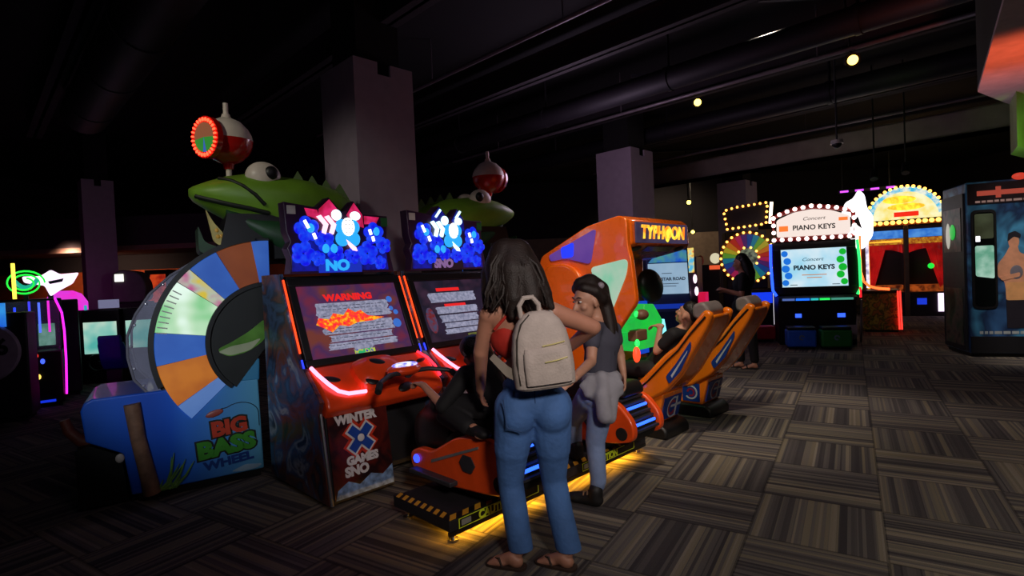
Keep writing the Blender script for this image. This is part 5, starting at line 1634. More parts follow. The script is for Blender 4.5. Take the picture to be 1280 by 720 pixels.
bulbs([(0.21 * math.cos(R(a)), -0.06, wz + 0.21 * math.sin(R(a))) for a in range(0, 360, 12)], 10, bulb, 0.024, 'bulb', t)
sz = wz + 0.62
sgn = MB(M('sign_board_dark', (36, 28, 34), 0.5)).prism([(-0.36, sz - 0.02), (-0.42, sz + 0.34), (0.40, sz + 0.46), (0.36, sz + 0.06)], -0.02, 0.10, 'xz').build('sign', t)
so = [(-0.37, -0.04, sz - 0.02), (-0.43, -0.04, sz + 0.36), (-0.2, -0.04, sz + 0.42), (0.41, -0.04, sz + 0.48), (0.37, -0.04, sz + 0.05)]
MB(M('sign_frame', (110, 50, 34), 0.5)).tube([(p[0], -0.02, p[2]) for p in so], 0.03, 8, closed=True).build('sign_frame', sgn)
bulbs(so, 22, bulb, 0.025, 'bulb', sgn)
MB(E('sign_white_tube', (255, 230, 200), 3.0)).tube([(0.45, -0.03, sz + 0.05), (0.49, -0.03, sz + 0.48)], 0.03, 8).build('sign_end_light', sgn)
MB(E('deck_blue_light', (20, 60, 240), 1.0)).bx(-0.1, 0.46, 0.03, 0.05, 0.70, 0.92).build('deck_light', t)
for x in (0.30,):
    MB(E('white_side_lamp', (230, 225, 235), 1.0)).bx(0.49, 0.56, 0.1, 0.3, 0.25, 0.9).build('side_lamp', t)
rb = thing('red_bench_box', 'low red box bench at the foot of the prize wheel', 'bench', (wp.x - 0.06, wp.y - 0.60, 0), -14)
MB(M('bench_red', (200, 50, 48), 0.5)).bx(-0.26, 0.26, -0.16, 0.16, 0.04, 0.30).build('bench_body', rb, 0.03)
MB(rubber).bx(-0.22, 0.22, -0.13, 0.13, 0.0, 0.04).build('foot', rb)

# tall theatre-style coin machine with red curtains under a glowing arch
ac = G(1135, 395)
t = thing('theatre_coin_machine', 'tall twin-window coin machine with red curtains beneath a glowing yellow arch', 'arcade machine', (ac.x, ac.y, 0), -30)
MB(M('theatre_body', (44, 30, 44), 0.5)).bx(-0.95, -0.80, 0.0, 1.0, 0, 2.35).bx(0.80, 0.95, 0.0, 1.0, 0, 2.35).bx(-0.80, 0.80, 0.55, 1.0, 0, 2.35).bx(-0.80, 0.80, 0.0, 0.55, 0, 0.62).bx(-0.80, 0.80, 0.0, 0.55, 2.25, 2.35).build('cabinet_body', t, 0.01)
MB(M('theatre_post', (120, 100, 90), 0.4, metal=0.4)).bx(-0.05, 0.05, -0.05, 0.06, 0.0, 2.35).build('centre_post', t, 0.01)
for s in (-1, 1):
    x0, x1 = (-0.80, -0.06) if s < 0 else (0.06, 0.80)
    MB(E('window_sky_strip', (50, 120, 220), 0.8, (90, 160, 240), 6)).bx(x0, x1, -0.02, 0.0, 2.03, 2.24).build('blue_fascia', t)
    MB(E('window_gold_strip', (210, 150, 40), 0.9, (150, 70, 20), 18)).bx(x0, x1, -0.025, 0.0, 1.87, 2.02).build('gold_fascia', t)
    cu = MB(E('lit_red_curtain', (190, 20, 20), 0.7, (120, 8, 10), 3))
    rings = []
    for f in (0.0, 0.2, 0.4, 0.6, 0.8, 1.0):
        z = 1.87 - 1.15 * f
        wd = (0.40 - 0.30 * f) * 1.0
        xs = x0 if s < 0 else x1
        row = []
        for j in range(17):
            g = j / 16
            row.append((xs - s * wd * g, 0.16 + 0.025 * math.sin(g * 19), z + 0.12 * f * (1 - g)))
        rings.append(row)
    cu.loft(rings, cap=False, closed=False)
    sw_ = [[(x0 + (x1 - x0) * j / 20, 0.13 + 0.02 * math.sin(j * 1.7), zz - (0.10 * math.sin(math.pi * j / 20) if k else 0) * -1 - (0.16 if k else 0) * 1.0) for j in range(21)] for k, zz in ((0, 1.87), (1, 1.80))]
    cu.loft(sw_, cap=False, closed=False)
    cu.build('curtain', t)
    MB(E('coin_playfield', (70, 24, 10), 0.6, (200, 90, 30), 9, 4)).bx(x0, x1, 0.2, 0.54, 0.62, 0.80).build('playfield', t)
    MB(M('back_board_dark', (26, 20, 24), 0.5)).bx(x0, x1, 0.52, 0.55, 0.8, 2.2).build('back_board', t)
    MB(E('white_side_panel', (245, 225, 255), 1.8)).bx(s * 0.72 - 0.09, s * 0.72 + 0.09, -0.03, 0.0, 0.12, 0.58).build('door_light', t)
    MB(E('coin_door_blue', (30, 60, 220), 0.9)).bx(s * 0.30 - 0.10, s * 0.30 + 0.10, -0.025, 0.0, 0.30, 0.46).build('coin_door', t)
MB(E('green_ball_light', (30, 210, 60), 1.4)).ell((0.52, 0.1, 1.28), 0.07, None, 16, 10).build('ball_light', t)
MB(E('gold_edge_tube', (255, 170, 50), 1.5)).tube([(-0.83, -0.03, 0.65), (-0.83, -0.03, 1.95), (-0.10, -0.03, 1.95)], 0.03, 8).build('edge_light', t)
am = MB(E('arch_yellow', (250, 226, 110), 1.0, (255, 250, 200), 4)).sector((0, 2.52), 0, 0.82, 0, 180, 0.0, 0.14, 32).build('arch_sign', t)
MB(E('arch_cyan_band', (70, 190, 230), 1.0, (240, 240, 220), 9)).sector((0, 2.52), 0.70, 0.82, 8, 172, -0.02, 0.0, 32).build('arch_band', am)
ar = MB(E('arch_letter_yellow', (255, 235, 60), 1.3, (240, 170, 40), 10))
ar.ell((-0.12, -0.015, 3.02), (0.36, 0.02, 0.10), None, 20, 8).ell((0.02, -0.015, 2.83), (0.40, 0.02, 0.09), None, 20, 8)
ar.build('arch_lettering', am)
MB(E('arch_red_word', (230, 40, 20), 1.2)).bx(-0.24, 0.28, -0.03, -0.005, 2.58, 2.70).build('red_sign', am)
bulbs([(0.84 * math.cos(R(a)), -0.02, 2.52 + 0.84 * math.sin(R(a))) for a in range(0, 181, 6)], 22, bulb, 0.04, 'bulb', am, False)
bulbs([(-0.95 + 1.9 * i / 10, -0.03, 2.44) for i in range(11)], 15, bulb, 0.055, 'bulb', am, False)
MB(M('arch_shelf', (150, 90, 50), 0.5)).bx(-0.98, 0.98, -0.02, 0.3, 2.36, 2.46).build('arch_shelf', t)
ps = thing('purple_light_strip', 'row of glowing purple light dashes above the theatre coin machine', 'light', (ac.x - 1.0, ac.y + 1.4, 3.45), -30)
MB(dark).bx(0.1, 1.5, 0.0, 0.06, -0.04, 0.04).build('channel', ps)
for i in range(4):
    x = 0.16 + 0.36 * i
    MB(E('purple_dash', (190, 70, 230), 2.2) if i == 0 else bpy.data.materials['purple_dash']).bx(x, x + 0.2, -0.012, 0.0, -0.025, 0.025).build('light_dash', ps)
for x in (0.2, 1.3):
    MB(dark).bx(x, x + 0.03, 0.01, 0.04, 0.0, ZC - 3.45).build('hanger', ps)

# coin pusher with the curved orange tube and a dazzling white sign
nc = G(1102, 415)
t = thing('crane_cabinet', 'cabinet with curved orange neon edge and dazzling white sign, next to the music game', 'arcade machine', (nc.x, nc.y, 0), -32)
t.scale = (0.78, 1, 1)
MB(ART('jungle_base_art', [(90, 130, 50), (190, 120, 70), (70, 90, 50), (200, 180, 80), (100, 70, 60)], 7, detail=3)).bx(-0.40, 0.40, 0.0, 0.75, 0.04, 0.80).build('base', t, 0.01)
MB(black).bx(-0.42, 0.42, -0.03, 0.77, 0.80, 0.86).build('ledge', t, 0.01)
MB(rubber).bx(-0.36, 0.36, 0.04, 0.7, 0.0, 0.05).build('plinth', t)
MB(E('white_lit_strip', (240, 232, 250), 1.3, (150, 140, 170), 9, 3)).bx(-0.40, -0.22, 0.30, 0.36, 0.90, 1.95).build('lit_back', t)
MB(E('orange_neon_tube', (255, 92, 40), 3.0)).tube([(-0.42, -0.04, 2.0), (-0.43, -0.04, 1.6), (-0.42, -0.04, 1.25), (-0.36, -0.05, 1.05), (-0.24, -0.05, 0.95), (-0.05, -0.05, 0.90), (0.2, -0.05, 0.88)], 0.028, 10).build('neon_tube', t)
for x in (0.39, 0.44):
    MB(E('red_neon_edge', (255, 50, 40), 2.4) if x < 0.4 else bpy.data.materials['red_neon_edge']).tube([(x, -0.03, 0.06), (x - 0.02, -0.03, 0.84)], 0.018, 8).build('edge_light', t)
ws = [(-0.75, 1.80), (-0.34, 1.72), (-0.12, 2.00), (-0.10, 2.40), (-0.24, 2.58), (-0.28, 2.86), (-0.42, 2.98), (-0.54, 2.80), (-0.74, 2.72), (-0.88, 2.36)]
sgn = MB(E('white_sign', (255, 246, 250), 2.2)).prism(rounded(ws, 0.08), 0.1, 0.22, 'xz').build('sign', t)
MB(M('sign_figure_dark', (60, 60, 70), 0.5)).prism([(-0.70, 2.15), (-0.62, 2.42), (-0.44, 2.40), (-0.36, 2.15), (-0.48, 2.24), (-0.58, 2.22)], 0.085, 0.1, 'xz').build('sign_mark', sgn)
MB(M('sign_post', (60, 60, 66), 0.5)).bx(-0.40, -0.30, 0.14, 0.2, 0.86, 1.95).build('sign_post', t)

# photo booth with a printed figure on its front
pbx = G(1213, 446)
t = thing('photo_booth', 'dark blue photo booth printed with a figure and a tall lit slot window', 'photo booth', (pbx.x, pbx.y, 0), -20)
bart = ART('booth_blue_art', [(40, 62, 100), (64, 112, 168), (34, 54, 90), (80, 160, 206), (46, 70, 110)], 1.6, detail=3)
MB(bart).bx(0.0, 1.30, 0.0, 0.85, 0.05, 2.55).build('booth_body', t, 0.02)
MB(black).bx(0.02, 1.28, 0.02, 0.83, 0, 0.05).build('plinth', t)
MB(M('booth_header', (40, 22, 28), 0.4)).bx(0.01, 1.29, -0.015, 0.0, 2.22, 2.52).build('header_panel', t)
hl = MB(E('booth_red_letters', (220, 90, 70), 0.45))
hl.bx(0.12, 0.82, -0.02, -0.015, 2.34, 2.41).bx(0.34, 0.40, -0.02, -0.015, 2.30, 2.46)
hl.use(E('booth_pale_letters', (190, 150, 140), 0.4))
rr = random.Random(4)
x = 0.1
while x < 1.05:
    l = rr.uniform(0.04, 0.1)
    hl.bx(x, x + l, -0.02, -0.015, 2.24, 2.27)
    x += l + 0.02
hl.build('header_lettering', t)
MB(E('booth_corner_lamp', (230, 70, 50), 0.7)).ell((0.62, -0.01, 2.58), (0.09, 0.05, 0.05), None, 16, 8).build('top_lamp', t)
wd = rounded([(0.04, 0.70), (0.34, 0.70), (0.34, 2.14), (0.04, 2.14)], 0.08)
MB(black).prism(wd, -0.02, 0.0, 'xz').build('window_frame', t, 0.006)
wn = rounded([(0.07, 0.74), (0.31, 0.74), (0.31, 2.10), (0.07, 2.10)], 0.06)
w = MB(M('booth_window_glass', (14, 18, 18), 0.1)).prism(wn, -0.026, -0.02, 'xz').build('window', t)
MB(E('booth_inside_light', (110, 180, 150), 0.7, (200, 240, 220), 5)).prism(rounded([(0.08, 1.18), (0.30, 1.14), (0.30, 1.62), (0.08, 1.62)], 0.03), -0.029, -0.026, 'xz').build('inside_light', w)
MB(E('booth_inside_dim', (60, 66, 40), 0.4, (90, 100, 70), 4)).prism(rounded([(0.08, 1.72), (0.30, 1.72), (0.30, 2.08), (0.08, 2.08)], 0.03), -0.029, -0.026, 'xz').build('inside_light', w)
MB(led_white).bx(0.09, 0.14, -0.031, -0.026, 1.68, 1.76).build('inside_lamp', w)
skp, drk, shp = M('printed_skin', (226, 160, 124), 0.5), M('printed_dark', (34, 30, 40), 0.5), M('printed_sandy', (232, 170, 112), 0.5)
f = MB(skp).at(T(0.56, 0, 0) @ Matrix.Diagonal((0.74, 1, 1, 1)) @ T(-0.79, 0, 0))
f.ell((0.76, -0.004, 1.66), (0.085, 0.006, 0.115), None, 20, 10)
f.prism(rounded([(0.70, 1.60), (0.82, 1.60), (0.84, 1.50), (1.02, 1.44), (1.08, 1.20), (1.02, 1.06), (0.98, 0.86), (0.64, 0.86), (0.60, 1.10), (0.50, 1.16), (0.50, 1.34), (0.62, 1.47)], 0.04), -0.006, 0.0, 'xz')
f.use(shp).prism(rounded([(0.62, 0.82), (0.98, 0.82), (1.0, 1.08), (0.62, 1.08)], 0.04), -0.009, 0.0, 'xz')
f.use(drk).prism(rounded([(0.66, 1.66), (0.68, 1.78), (0.78, 1.81), (0.87, 1.76), (0.86, 1.70), (0.76, 1.73)], 0.02), -0.012, 0.0, 'xz')
f.prism([(0.63, 0.42), (0.99, 0.42), (0.99, 0.83), (0.62, 0.83)], -0.008, 0.0, 'xz')
f.use(M('printed_grey_object', (120, 116, 128), 0.5)).ell((0.79, -0.008, 1.22), (0.10, 0.006, 0.10), None, 18, 8)
f.use(skp).prism(rounded([(0.52, 1.16), (0.56, 1.10), (0.84, 1.16), (0.84, 1.22)], 0.03), -0.015, 0.0, 'xz')
f.build('printed_figure', t)
n = MB(M('booth_pale_print', (170, 180, 180), 0.5))
for i, z in enumerate((2.02, 1.95, 1.88, 1.82)):
    n.bx(0.72 - 0.04 * (i % 2), 0.82 + 0.04 * (i % 2), -0.004, 0.0, z, z + 0.03)
x = 0.12
while x < 1.2:
    l = rr.uniform(0.03, 0.09)
    n.bx(x, x + l, -0.004, 0.0, 0.335, 0.375)
    x += l + 0.018
n.build('printed_words', t)
MB(M('booth_skirt', (18, 18, 24), 0.5)).bx(0.01, 1.29, -0.03, 0.0, 0.06, 0.30).build('skirt', t)
so = MB(M('booth_side_dark', (26, 26, 34), 0.5)).bx(-0.03, 0.0, 0.05, 0.82, 0.08, 2.40).build('side_board', t)
MB(ART('booth_side_photos', [(20, 24, 22), (60, 80, 60), (110, 90, 80), (24, 30, 28)], 5, detail=2)).nxt().bx(-0.036, -0.03, 0.12, 0.74, 1.55, 2.2).nxt().bx(-0.036, -0.03, 0.12, 0.74, 0.15, 1.0).build_each('photo_print', so)
MB(E('side_green_dot', (40, 190, 70), 0.8)).ell((-0.04, 0.40, 1.85), (0.01, 0.10, 0.12), None, 14, 8).build('green_lamp', so)
MB(E('side_white_dot', (220, 215, 200), 0.6)).ell((-0.04, 0.56, 1.80), (0.01, 0.08, 0.2), None, 14, 8).build('white_lamp', so)

# machines glimpsed between the orange hood and the seats
scp = at(836, 346, 8.75)
t = thing('quiz_screen_cabinet', 'cabinet with pale blue text screen seen beneath the orange hood', 'arcade machine', (scp.x, scp.y, 0), -8)
MB(M('navy_cabinet', (20, 40, 90), 0.5)).prism([(0.0, 0.05), (-0.06, 0.80), (0.06, 0.98), (0.2, 1.95), (0.6, 1.95), (0.6, 0.05)], -0.34, 0.34).build('cabinet_body', t, 0.02)
X = SLOPE(0, 0.04, 0.98, 0.14, 1.80)
s = MB(E('pale_blue_screen', (150, 185, 215), 0.75, (175, 205, 230), 2)).at(X).bx(-0.31, 0.31, 0.10, 0.60, -0.02, 0.012).build('screen', t)
tx = MB(E('screen_slate_letters', (60, 76, 96), 0.5)).at(X)
tx.text('STAR ROAD', 0.07, T(0.08, 0.34, 0.013), 0.001, 0.003, 1.0)
tx.bx(-0.14, 0.16, 0.26, 0.27, 0.012, 0.0135).bx(-0.12, 0.12, 0.22, 0.23, 0.012, 0.0135).bx(-0.10, 0.06, 0.43, 0.44, 0.012, 0.0135)
tx.build('lettering', s)
MB(E('screen_logo_blue', (30, 90, 210), 0.8, (90, 170, 120), 4)).at(X).prism([(-0.30, 0.62), (0.31, 0.62), (0.31, 0.80), (-0.10, 0.84)], -0.02, 0.012, 'xy').build('top_banner', t)
MB(E('blue_deck_glow', (20, 60, 190), 0.6)).bx(-0.32, 0.32, -0.03, 0.0, 0.80, 0.92).build('deck_light', t)
MB(rubber).bx(-0.3, 0.3, 0.03, 0.55, 0.0, 0.05).build('plinth', t)

cbp = at(860, 345, 10.2)
t = thing('candy_cabinet', 'narrow cabinet with bright cartoon-coloured side lights behind the ride seats', 'arcade machine', (cbp.x, cbp.y, 0), -30)
MB(M('plum_cabinet', (70, 50, 74), 0.5)).bx(-0.14, 0.16, 0.0, 0.55, 0.05, 1.70).build('cabinet_body', t, 0.02)
MB(E('candy_panel', (90, 190, 230), 0.9, (240, 110, 60), 9, 3, (250, 230, 120))).bx(-0.16, 0.12, -0.02, 0.0, 1.40, 1.86).build('header_panel', t, 0.004)
for i, (x, z) in enumerate(((-0.04, 1.33), (-0.02, 1.16), (0.0, 1.02), (0.13, 1.28), (0.15, 1.05))):
    MB(E('candy_white_lamp', (255, 220, 240), 1.8) if i == 0 else bpy.data.materials['candy_white_lamp']).ell((x, -0.02, z), (0.035, 0.02, 0.085), None, 12, 8).build('side_lamp', t)
MB(E('candy_red_door', (220, 20, 70), 0.8)).bx(0.17, 0.30, 0.0, 0.3, 0.7, 1.02).build('red_door', t)
MB(rubber).bx(-0.12, 0.14, 0.03, 0.5, 0.0, 0.05).build('plinth', t)

dcp = at(884, 350, 13.2)
t = thing('plush_prize_cabinet', 'dark cabinet topped with a round white lamp and red toy against the tan wall', 'arcade machine', (dcp.x, dcp.y, 0), -20)
MB(M('brown_cabinet', (54, 38, 36), 0.5)).bx(-0.22, 0.30, 0.0, 0.6, 0.05, 1.55).build('cabinet_body', t, 0.02)
MB(black).bx(-0.12, 0.05, -0.02, 0.0, 1.15, 1.45).build('dark_screen', t)
MB(M('toy_red', (170, 36, 34), 0.6)).ell((-0.14, 0.2, 1.66), (0.08, 0.08, 0.13), None, 16, 10).build('toy', t)
MB(E('globe_lamp', (225, 215, 180), 0.9)).ell((0.20, 0.2, 1.70), (0.12, 0.12, 0.13), None, 18, 12).build('globe_lamp', t)
MB(E('orange_glow_strip', (230, 90, 50), 1.0)).bx(0.06, 0.3, -0.02, 0.0, 1.43, 1.53).build('glow_strip', t)
MB(rubber).bx(-0.2, 0.28, 0.03, 0.55, 0.0, 0.05).build('plinth', t)

yl = G(908, 463)
t = thing('low_racer_base', 'low dark game base with blue floor glow and a striped yellow light', 'arcade machine', (yl.x - 0.12, yl.y + 0.30, 0), -10)
MB(dark).bx(-0.3, 0.05, -0.1, 0.4, 0.05, 0.5).build('cabinet_body', t, 0.03)
MB(E('blue_floor_glow', (20, 50, 255), 2.0)).bx(-0.32, 0.10, -0.13, -0.09, 0.0, 0.05).build('floor_light', t)
for i in range(6):
    MB(E('yellow_dash', (235, 220, 60), 1.6) if i == 0 else bpy.data.materials['yellow_dash']).bx(0.06, 0.075, -0.10, -0.06, 0.10 + 0.075 * i, 0.155 + 0.075 * i).build('light_dash', t)

# ------------------------------------------------------------------ machines at the far left
cp = G(41, 512)
t = thing('ticket_game_cabinet', 'dark ticket game topped by green neon coil, magenta neon down one edge', 'arcade machine', (cp.x, cp.y, 0), 38)
t.scale = (0.8, 1, 1)
MB(black).bx(-0.42, 0.42, 0.0, 0.75, 0.05, 0.75).bx(-0.42, 0.42, 0.45, 0.75, 0.75, 1.45).build('cabinet_body', t, 0.02)
MB(rubber).bx(-0.38, 0.38, 0.04, 0.7, 0.0, 0.05).build('plinth', t)
MB(M('ticket_glass', (170, 170, 200), 0.06, alpha=0.15)).bx(-0.40, 0.40, 0.02, 0.44, 0.75, 1.42).build('glass_case', t)
co = [(0.25 * math.cos(R(a)) * (1 - a / 1300), -0.02 + 0.03 * math.sin(R(a / 3)), 1.66 + 0.17 * math.sin(R(a)) * (1 - a / 1300)) for a in range(0, 800, 15)]
MB(E('green_neon', (30, 220, 60), 1.6)).tube(co, 0.012, 8).build('neon_coil', t)
MB(E('teal_neon_fill', (30, 180, 150), 0.9)).tube([(-0.14 + 0.05 * i, 0.0, 1.60 + 0.012 * (i - 3) ** 2) for i in range(7)], 0.03, 8).build('neon_fill', t)
MB(M('neon_bracket', (30, 30, 34), 0.5)).bx(-0.03, 0.03, 0.02, 0.06, 1.42, 1.66).build('sign_bracket', t)
MB(E('yellow_tube', (250, 220, 70), 2.2)).tube([(-0.13, -0.04, 1.46), (-0.13, -0.04, 1.92)], 0.025, 8).build('yellow_tube', t)
mg = E('magenta_neon', (235, 30, 190), 2.6)
for x, yy in ((0.44, 0.0), (0.44, 0.12)):
    MB(mg if yy == 0 else E('violet_neon', (110, 40, 200), 1.6)).tube([(x, yy, 0.15), (x + 0.02, yy - 0.02, 0.6), (x + 0.02, yy - 0.03, 1.0), (x, yy - 0.02, 1.25), (x - 0.08, yy, 1.45)], 0.014, 8).build('edge_light', t)
for x, c, z0, z1 in ((-0.15, (40, 70, 255), 0.80, 1.35), (0.03, (60, 60, 230), 1.15, 1.42), (0.15, (80, 110, 255), 1.0, 1.40), (0.27, (220, 40, 200), 1.0, 1.42), (-0.03, (220, 250, 160), 0.80, 1.18)):
    MB(E('case_tube_%d' % c[0], c, 1.5)).tube([(x, 0.05, z0), (x, 0.05, z1)], 0.016, 8).build('case_tube', t)
MB(E('case_screen', (90, 150, 130), 0.6, (150, 200, 190), 5)).bx(0.10, 0.32, 0.40, 0.44, 0.80, 1.10).build('case_screen', t)
for i, (x, z, c) in enumerate(((-0.02, 0.64, (255, 190, 60)), (0.08, 0.70, (255, 60, 40)), (0.16, 0.62, (60, 90, 255)), (0.10, 0.42, (255, 210, 90)), (0.0, 0.22, (50, 90, 255)))):
    MB(E('button_glow_%d' % i, c, 1.8)).ell((x, -0.015, z), (0.03, 0.015, 0.035), None, 12, 8).build('button', t)
MB(E('blue_kick_light', (20, 50, 220), 1.0)).bx(-0.1, 0.3, -0.015, 0.0, 0.07, 0.10).build('kick_light', t)
hs = at(62, 350, 7.9)
t = thing('winged_sign_cabinet', 'cabinet with a glowing white winged sign behind the green neon', 'arcade machine', (hs.x, hs.y, 0), 38)
MB(dark).bx(-0.3, 0.3, 0.0, 0.5, 0.05, 1.42).build('cabinet_body', t, 0.02)
MB(rubber).bx(-0.27, 0.27, 0.03, 0.46, 0.0, 0.05).build('plinth', t)
wz_ = hs.z
MB(E('white_wing_sign', (250, 220, 250), 1.5)).prism(rounded([(-0.30, wz_ + 0.06), (-0.10, wz_ + 0.06), (0.02, wz_ + 0.15), (0.12, wz_ + 0.08), (0.34, wz_ + 0.10), (0.26, wz_ - 0.06), (0.10, wz_ - 0.16), (0.0, wz_ - 0.24), (-0.06, wz_ - 0.08), (-0.28, wz_ - 0.03)], 0.03), 0.0, 0.08, 'xz').build('wing_sign', t)
MB(M('wing_mark', (110, 70, 120), 0.5)).prism([(-0.02, wz_ - 0.02), (0.16, wz_ + 0.02), (0.14, wz_ - 0.03), (0.0, wz_ - 0.06)], -0.01, 0.0, 'xz').build('wing_mark', t)
MB(dark).bx(-0.03, 0.03, 0.02, 0.06, 1.40, wz_).build('sign_bracket', t)
pd_ = at(76, 376, 9.0)
t = thing('dome_cabinet', 'cabinet crowned by a faceted glowing pink dome', 'arcade machine', (pd_.x, pd_.y, 0), 30)
MB(black).bx(-0.30, 0.34, 0.0, 0.6, 0.05, 1.22).build('cabinet_body', t, 0.02)
MB(rubber).bx(-0.27, 0.3, 0.03, 0.55, 0.0, 0.05).build('plinth', t)
dm = MB(E('pink_dome', (225, 40, 190), 1.2, (200, 60, 210), 4))
dm.lathe([(0.30, 0.0), (0.30, 0.14), (0.22, 0.28), (0.10, 0.34), (0.0, 0.34)], (0.02, 0.28, 1.22), (0, 0, 1), 8)
dm.build('pink_dome', t, 0.0, sharp=10)
MB(E('dome_teal_edge', (40, 170, 180), 1.0)).bx(0.30, 0.34, -0.01, 0.0, 1.0, 1.3).build('edge_light', t)
MB(E('orange_thin_line', (210, 110, 50), 0.9)).tube([(0.12, -0.012, 0.65), (0.10, -0.012, 1.15)], 0.008, 6).build('edge_line', t)

rp_ = at(-9, 440, 6.3)
t = thing('round_target_game', 'machine with a big round white disc marked 26 at the edge of the hall', 'arcade machine', (rp_.x, rp_.y, 0), 30)
MB(dark).bx(-0.40, 0.30, 0.06, 0.5, 0.05, 1.30).build('cabinet_body', t, 0.02)
MB(rubber).bx(-0.36, 0.26, 0.08, 0.46, 0.0, 0.05).build('plinth', t)
MB(M('disc_lilac_white', (176, 160, 180), 0.5)).lathe([(0.0, 0.0), (0.36, 0.0), (0.34, 0.05), (0.0, 0.06)], (-0.12, 0.06, 0.85), (0, -1, 0), 40).build('disc', t)
MB(M('disc_digits', (30, 24, 34), 0.5)).text('26', 0.26, FX(0.02, -0.004, 0.90), 0.003, 0.008, 0.9).build('lettering', t)
MB(E('cyan_screen', (60, 170, 240), 0.9, (30, 90, 220), 3)).bx(-0.36, 0.12, 0.04, 0.06, 1.14, 1.42).build('screen', t)

dr = at(126, 422, 9.0)
t = thing('driving_game', 'twin-screen driving game with pale landscapes beside the thin black column', 'arcade machine', (dr.x, dr.y, 0), 12)
MB(black).bx(-0.28, 0.28, 0.0, 0.5, 0.05, 1.22).bx(0.34, 0.86, 0.0, 0.5, 0.05, 1.22).build('cabinet_body', t, 0.02)
MB(rubber).bx(-0.25, 0.83, 0.03, 0.45, 0.0, 0.05).build('plinth', t)
scm = E('driving_screen', (90, 190, 180), 0.8, (220, 240, 220), 2.2, 2, (150, 215, 200))
zc = dr.z
MB(scm).bx(-0.24, 0.24, -0.015, 0.0, zc - 0.26, zc + 0.26).build('screen', t)
MB(scm).bx(0.38, 0.82, -0.015, 0.0, zc - 0.20, zc + 0.26).build('screen', t)
MB(M('wheel_black', (18, 18, 20), 0.5)).tube([(0.0 + 0.13 * math.cos(R(a)), -0.14, zc - 0.40 + 0.13 * math.sin(R(a))) for a in range(0, 360, 20)], 0.018, 8, closed=True).tube([(0, -0.14, zc - 0.40), (0, 0.02, zc - 0.42)], 0.03, 8).build('steering_wheel', t)
MB(E('pale_header', (150, 150, 190), 0.5)).bx(0.0, 0.3, -0.02, 0.0, 1.24, 1.38).build('header_plate', t)
bs_ = at(147, 466, 8.2)
t = thing('bucket_chair', 'dark blue bucket seat facing the pale driving screen', 'seat', (bs_.x, bs_.y, 0), 12)
t.scale = (0.68, 0.85, 1)
bsm = M('dark_blue_vinyl', (36, 56, 170), 0.45)
MB(bsm).prism(rounded([(-0.10, 0.34), (-0.20, 0.50), (-0.25, 0.84), (-0.19, 0.87), (-0.10, 0.62), (0.28, 0.50), (0.28, 0.36)], 0.05), -0.22, 0.22).build('seat_shell', t, 0.05, 3)
for x in (-0.24, 0.18):
    MB(bsm).prism(rounded([(-0.12, 0.40), (-0.23, 0.74), (-0.15, 0.76), (-0.02, 0.60), (0.20, 0.56), (0.22, 0.42)], 0.04), x, x + 0.06).build('side_bolster', t, 0.02)
MB(black).bx(-0.16, 0.16, -0.12, 0.26, 0.0, 0.35).build('seat_base', t, 0.02)
gp2 = at(160, 356, 10.4)
t = thing('rounded_grey_machine', 'rounded grey machine hood with one square white lamp', 'arcade machine', (gp2.x, gp2.y, 0), 20)
MB(dark).bx(-0.24, 0.28, 0.0, 0.6, 0.05, 1.30).build('cabinet_body', t, 0.02)
MB(M('hood_grey', (104, 100, 104), 0.5)).prism(rounded([(-0.26, 1.30), (0.28, 1.30), (0.30, 1.66), (0.16, 1.90), (-0.14, 1.92), (-0.26, 1.80)], 0.12), -0.02, 0.5, 'xz').build('hood', t, 0.02)
MB(E('square_white_lamp', (245, 245, 230), 1.8)).bx(-0.20, -0.06, -0.035, -0.02, 1.70, 1.84).build('square_lamp', t)
MB(rubber).bx(-0.2, 0.25, 0.03, 0.55, 0.0, 0.05).build('plinth', t)
op = at(188, 362, 11.7)
t = thing('orange_lit_cabinet', 'cabinet with a tilted orange lit panel behind the clear cover', 'arcade machine', (op.x, op.y, 0), 15)
MB(dark).bx(-0.1, 0.4, 0.0, 0.6, 0.05, 1.95).build('cabinet_body', t, 0.02)
MB(E('orange_lit_panel', (210, 70, 30), 0.8, (150, 30, 20), 8)).prism([(-0.12, 1.25), (0.30, 1.25), (0.30, 1.85), (0.02, 1.85)], -0.02, 0.0, 'xz').build('lit_panel', t)
MB(E('pink_lit_edge', (255, 50, 130), 2.0)).tube([(-0.13, -0.02, 1.28), (-0.06, -0.02, 1.55)], 0.03, 8).build('edge_light', t)
MB(rubber).bx(-0.08, 0.36, 0.03, 0.55, 0.0, 0.05).build('plinth', t)

# ------------------------------------------------------------------ ceiling fittings
spotm = E('spot_lens', (255, 214, 96), 5.0)
for i, (px, py, Y, lab) in enumerate(((1066, 75, 6.3, 'largest lit yellow spotlight, up on the black ceiling near the pale soffit'), (872, 128, 8.6, 'lit yellow spotlight between the second grey column and the dome camera'), (861, 253, 14.2, 'small distant lit spotlight above the tan wall, upper of two'), (866, 290, 16.5, 'small distant lit spotlight against the tan wall, lower of two'))):
    p = at(px, py, Y)
    t = thing('ceiling_spotlight', lab, 'spotlight', p, 0, 'ceiling spotlights')
    d = (Vector((0.2, -2.2, 0.6)) - p).normalized()
    MB(black).cyl(-d * 0.20, -d * 0.004, 0.075, 0.085, 24).build('lamp_housing', t, 0.004)
    MB(spotm).cyl(-d * 0.005, d * 0.004, 0.054, 0.054, 24).build('lens', t)
    MB(black).tube([-d * 0.12, -d * 0.12 + Vector((0, 0.02, 0.14)), (0, 0.12, ZC - 0.02 - p.z)], 0.014, 8).build('stem', t)
    MB(dgrey).bx(-1.0, 1.0, 0.10, 0.14, ZC - 0.05 - p.z, ZC - 0.0 - p.z).build('track_rail', t)
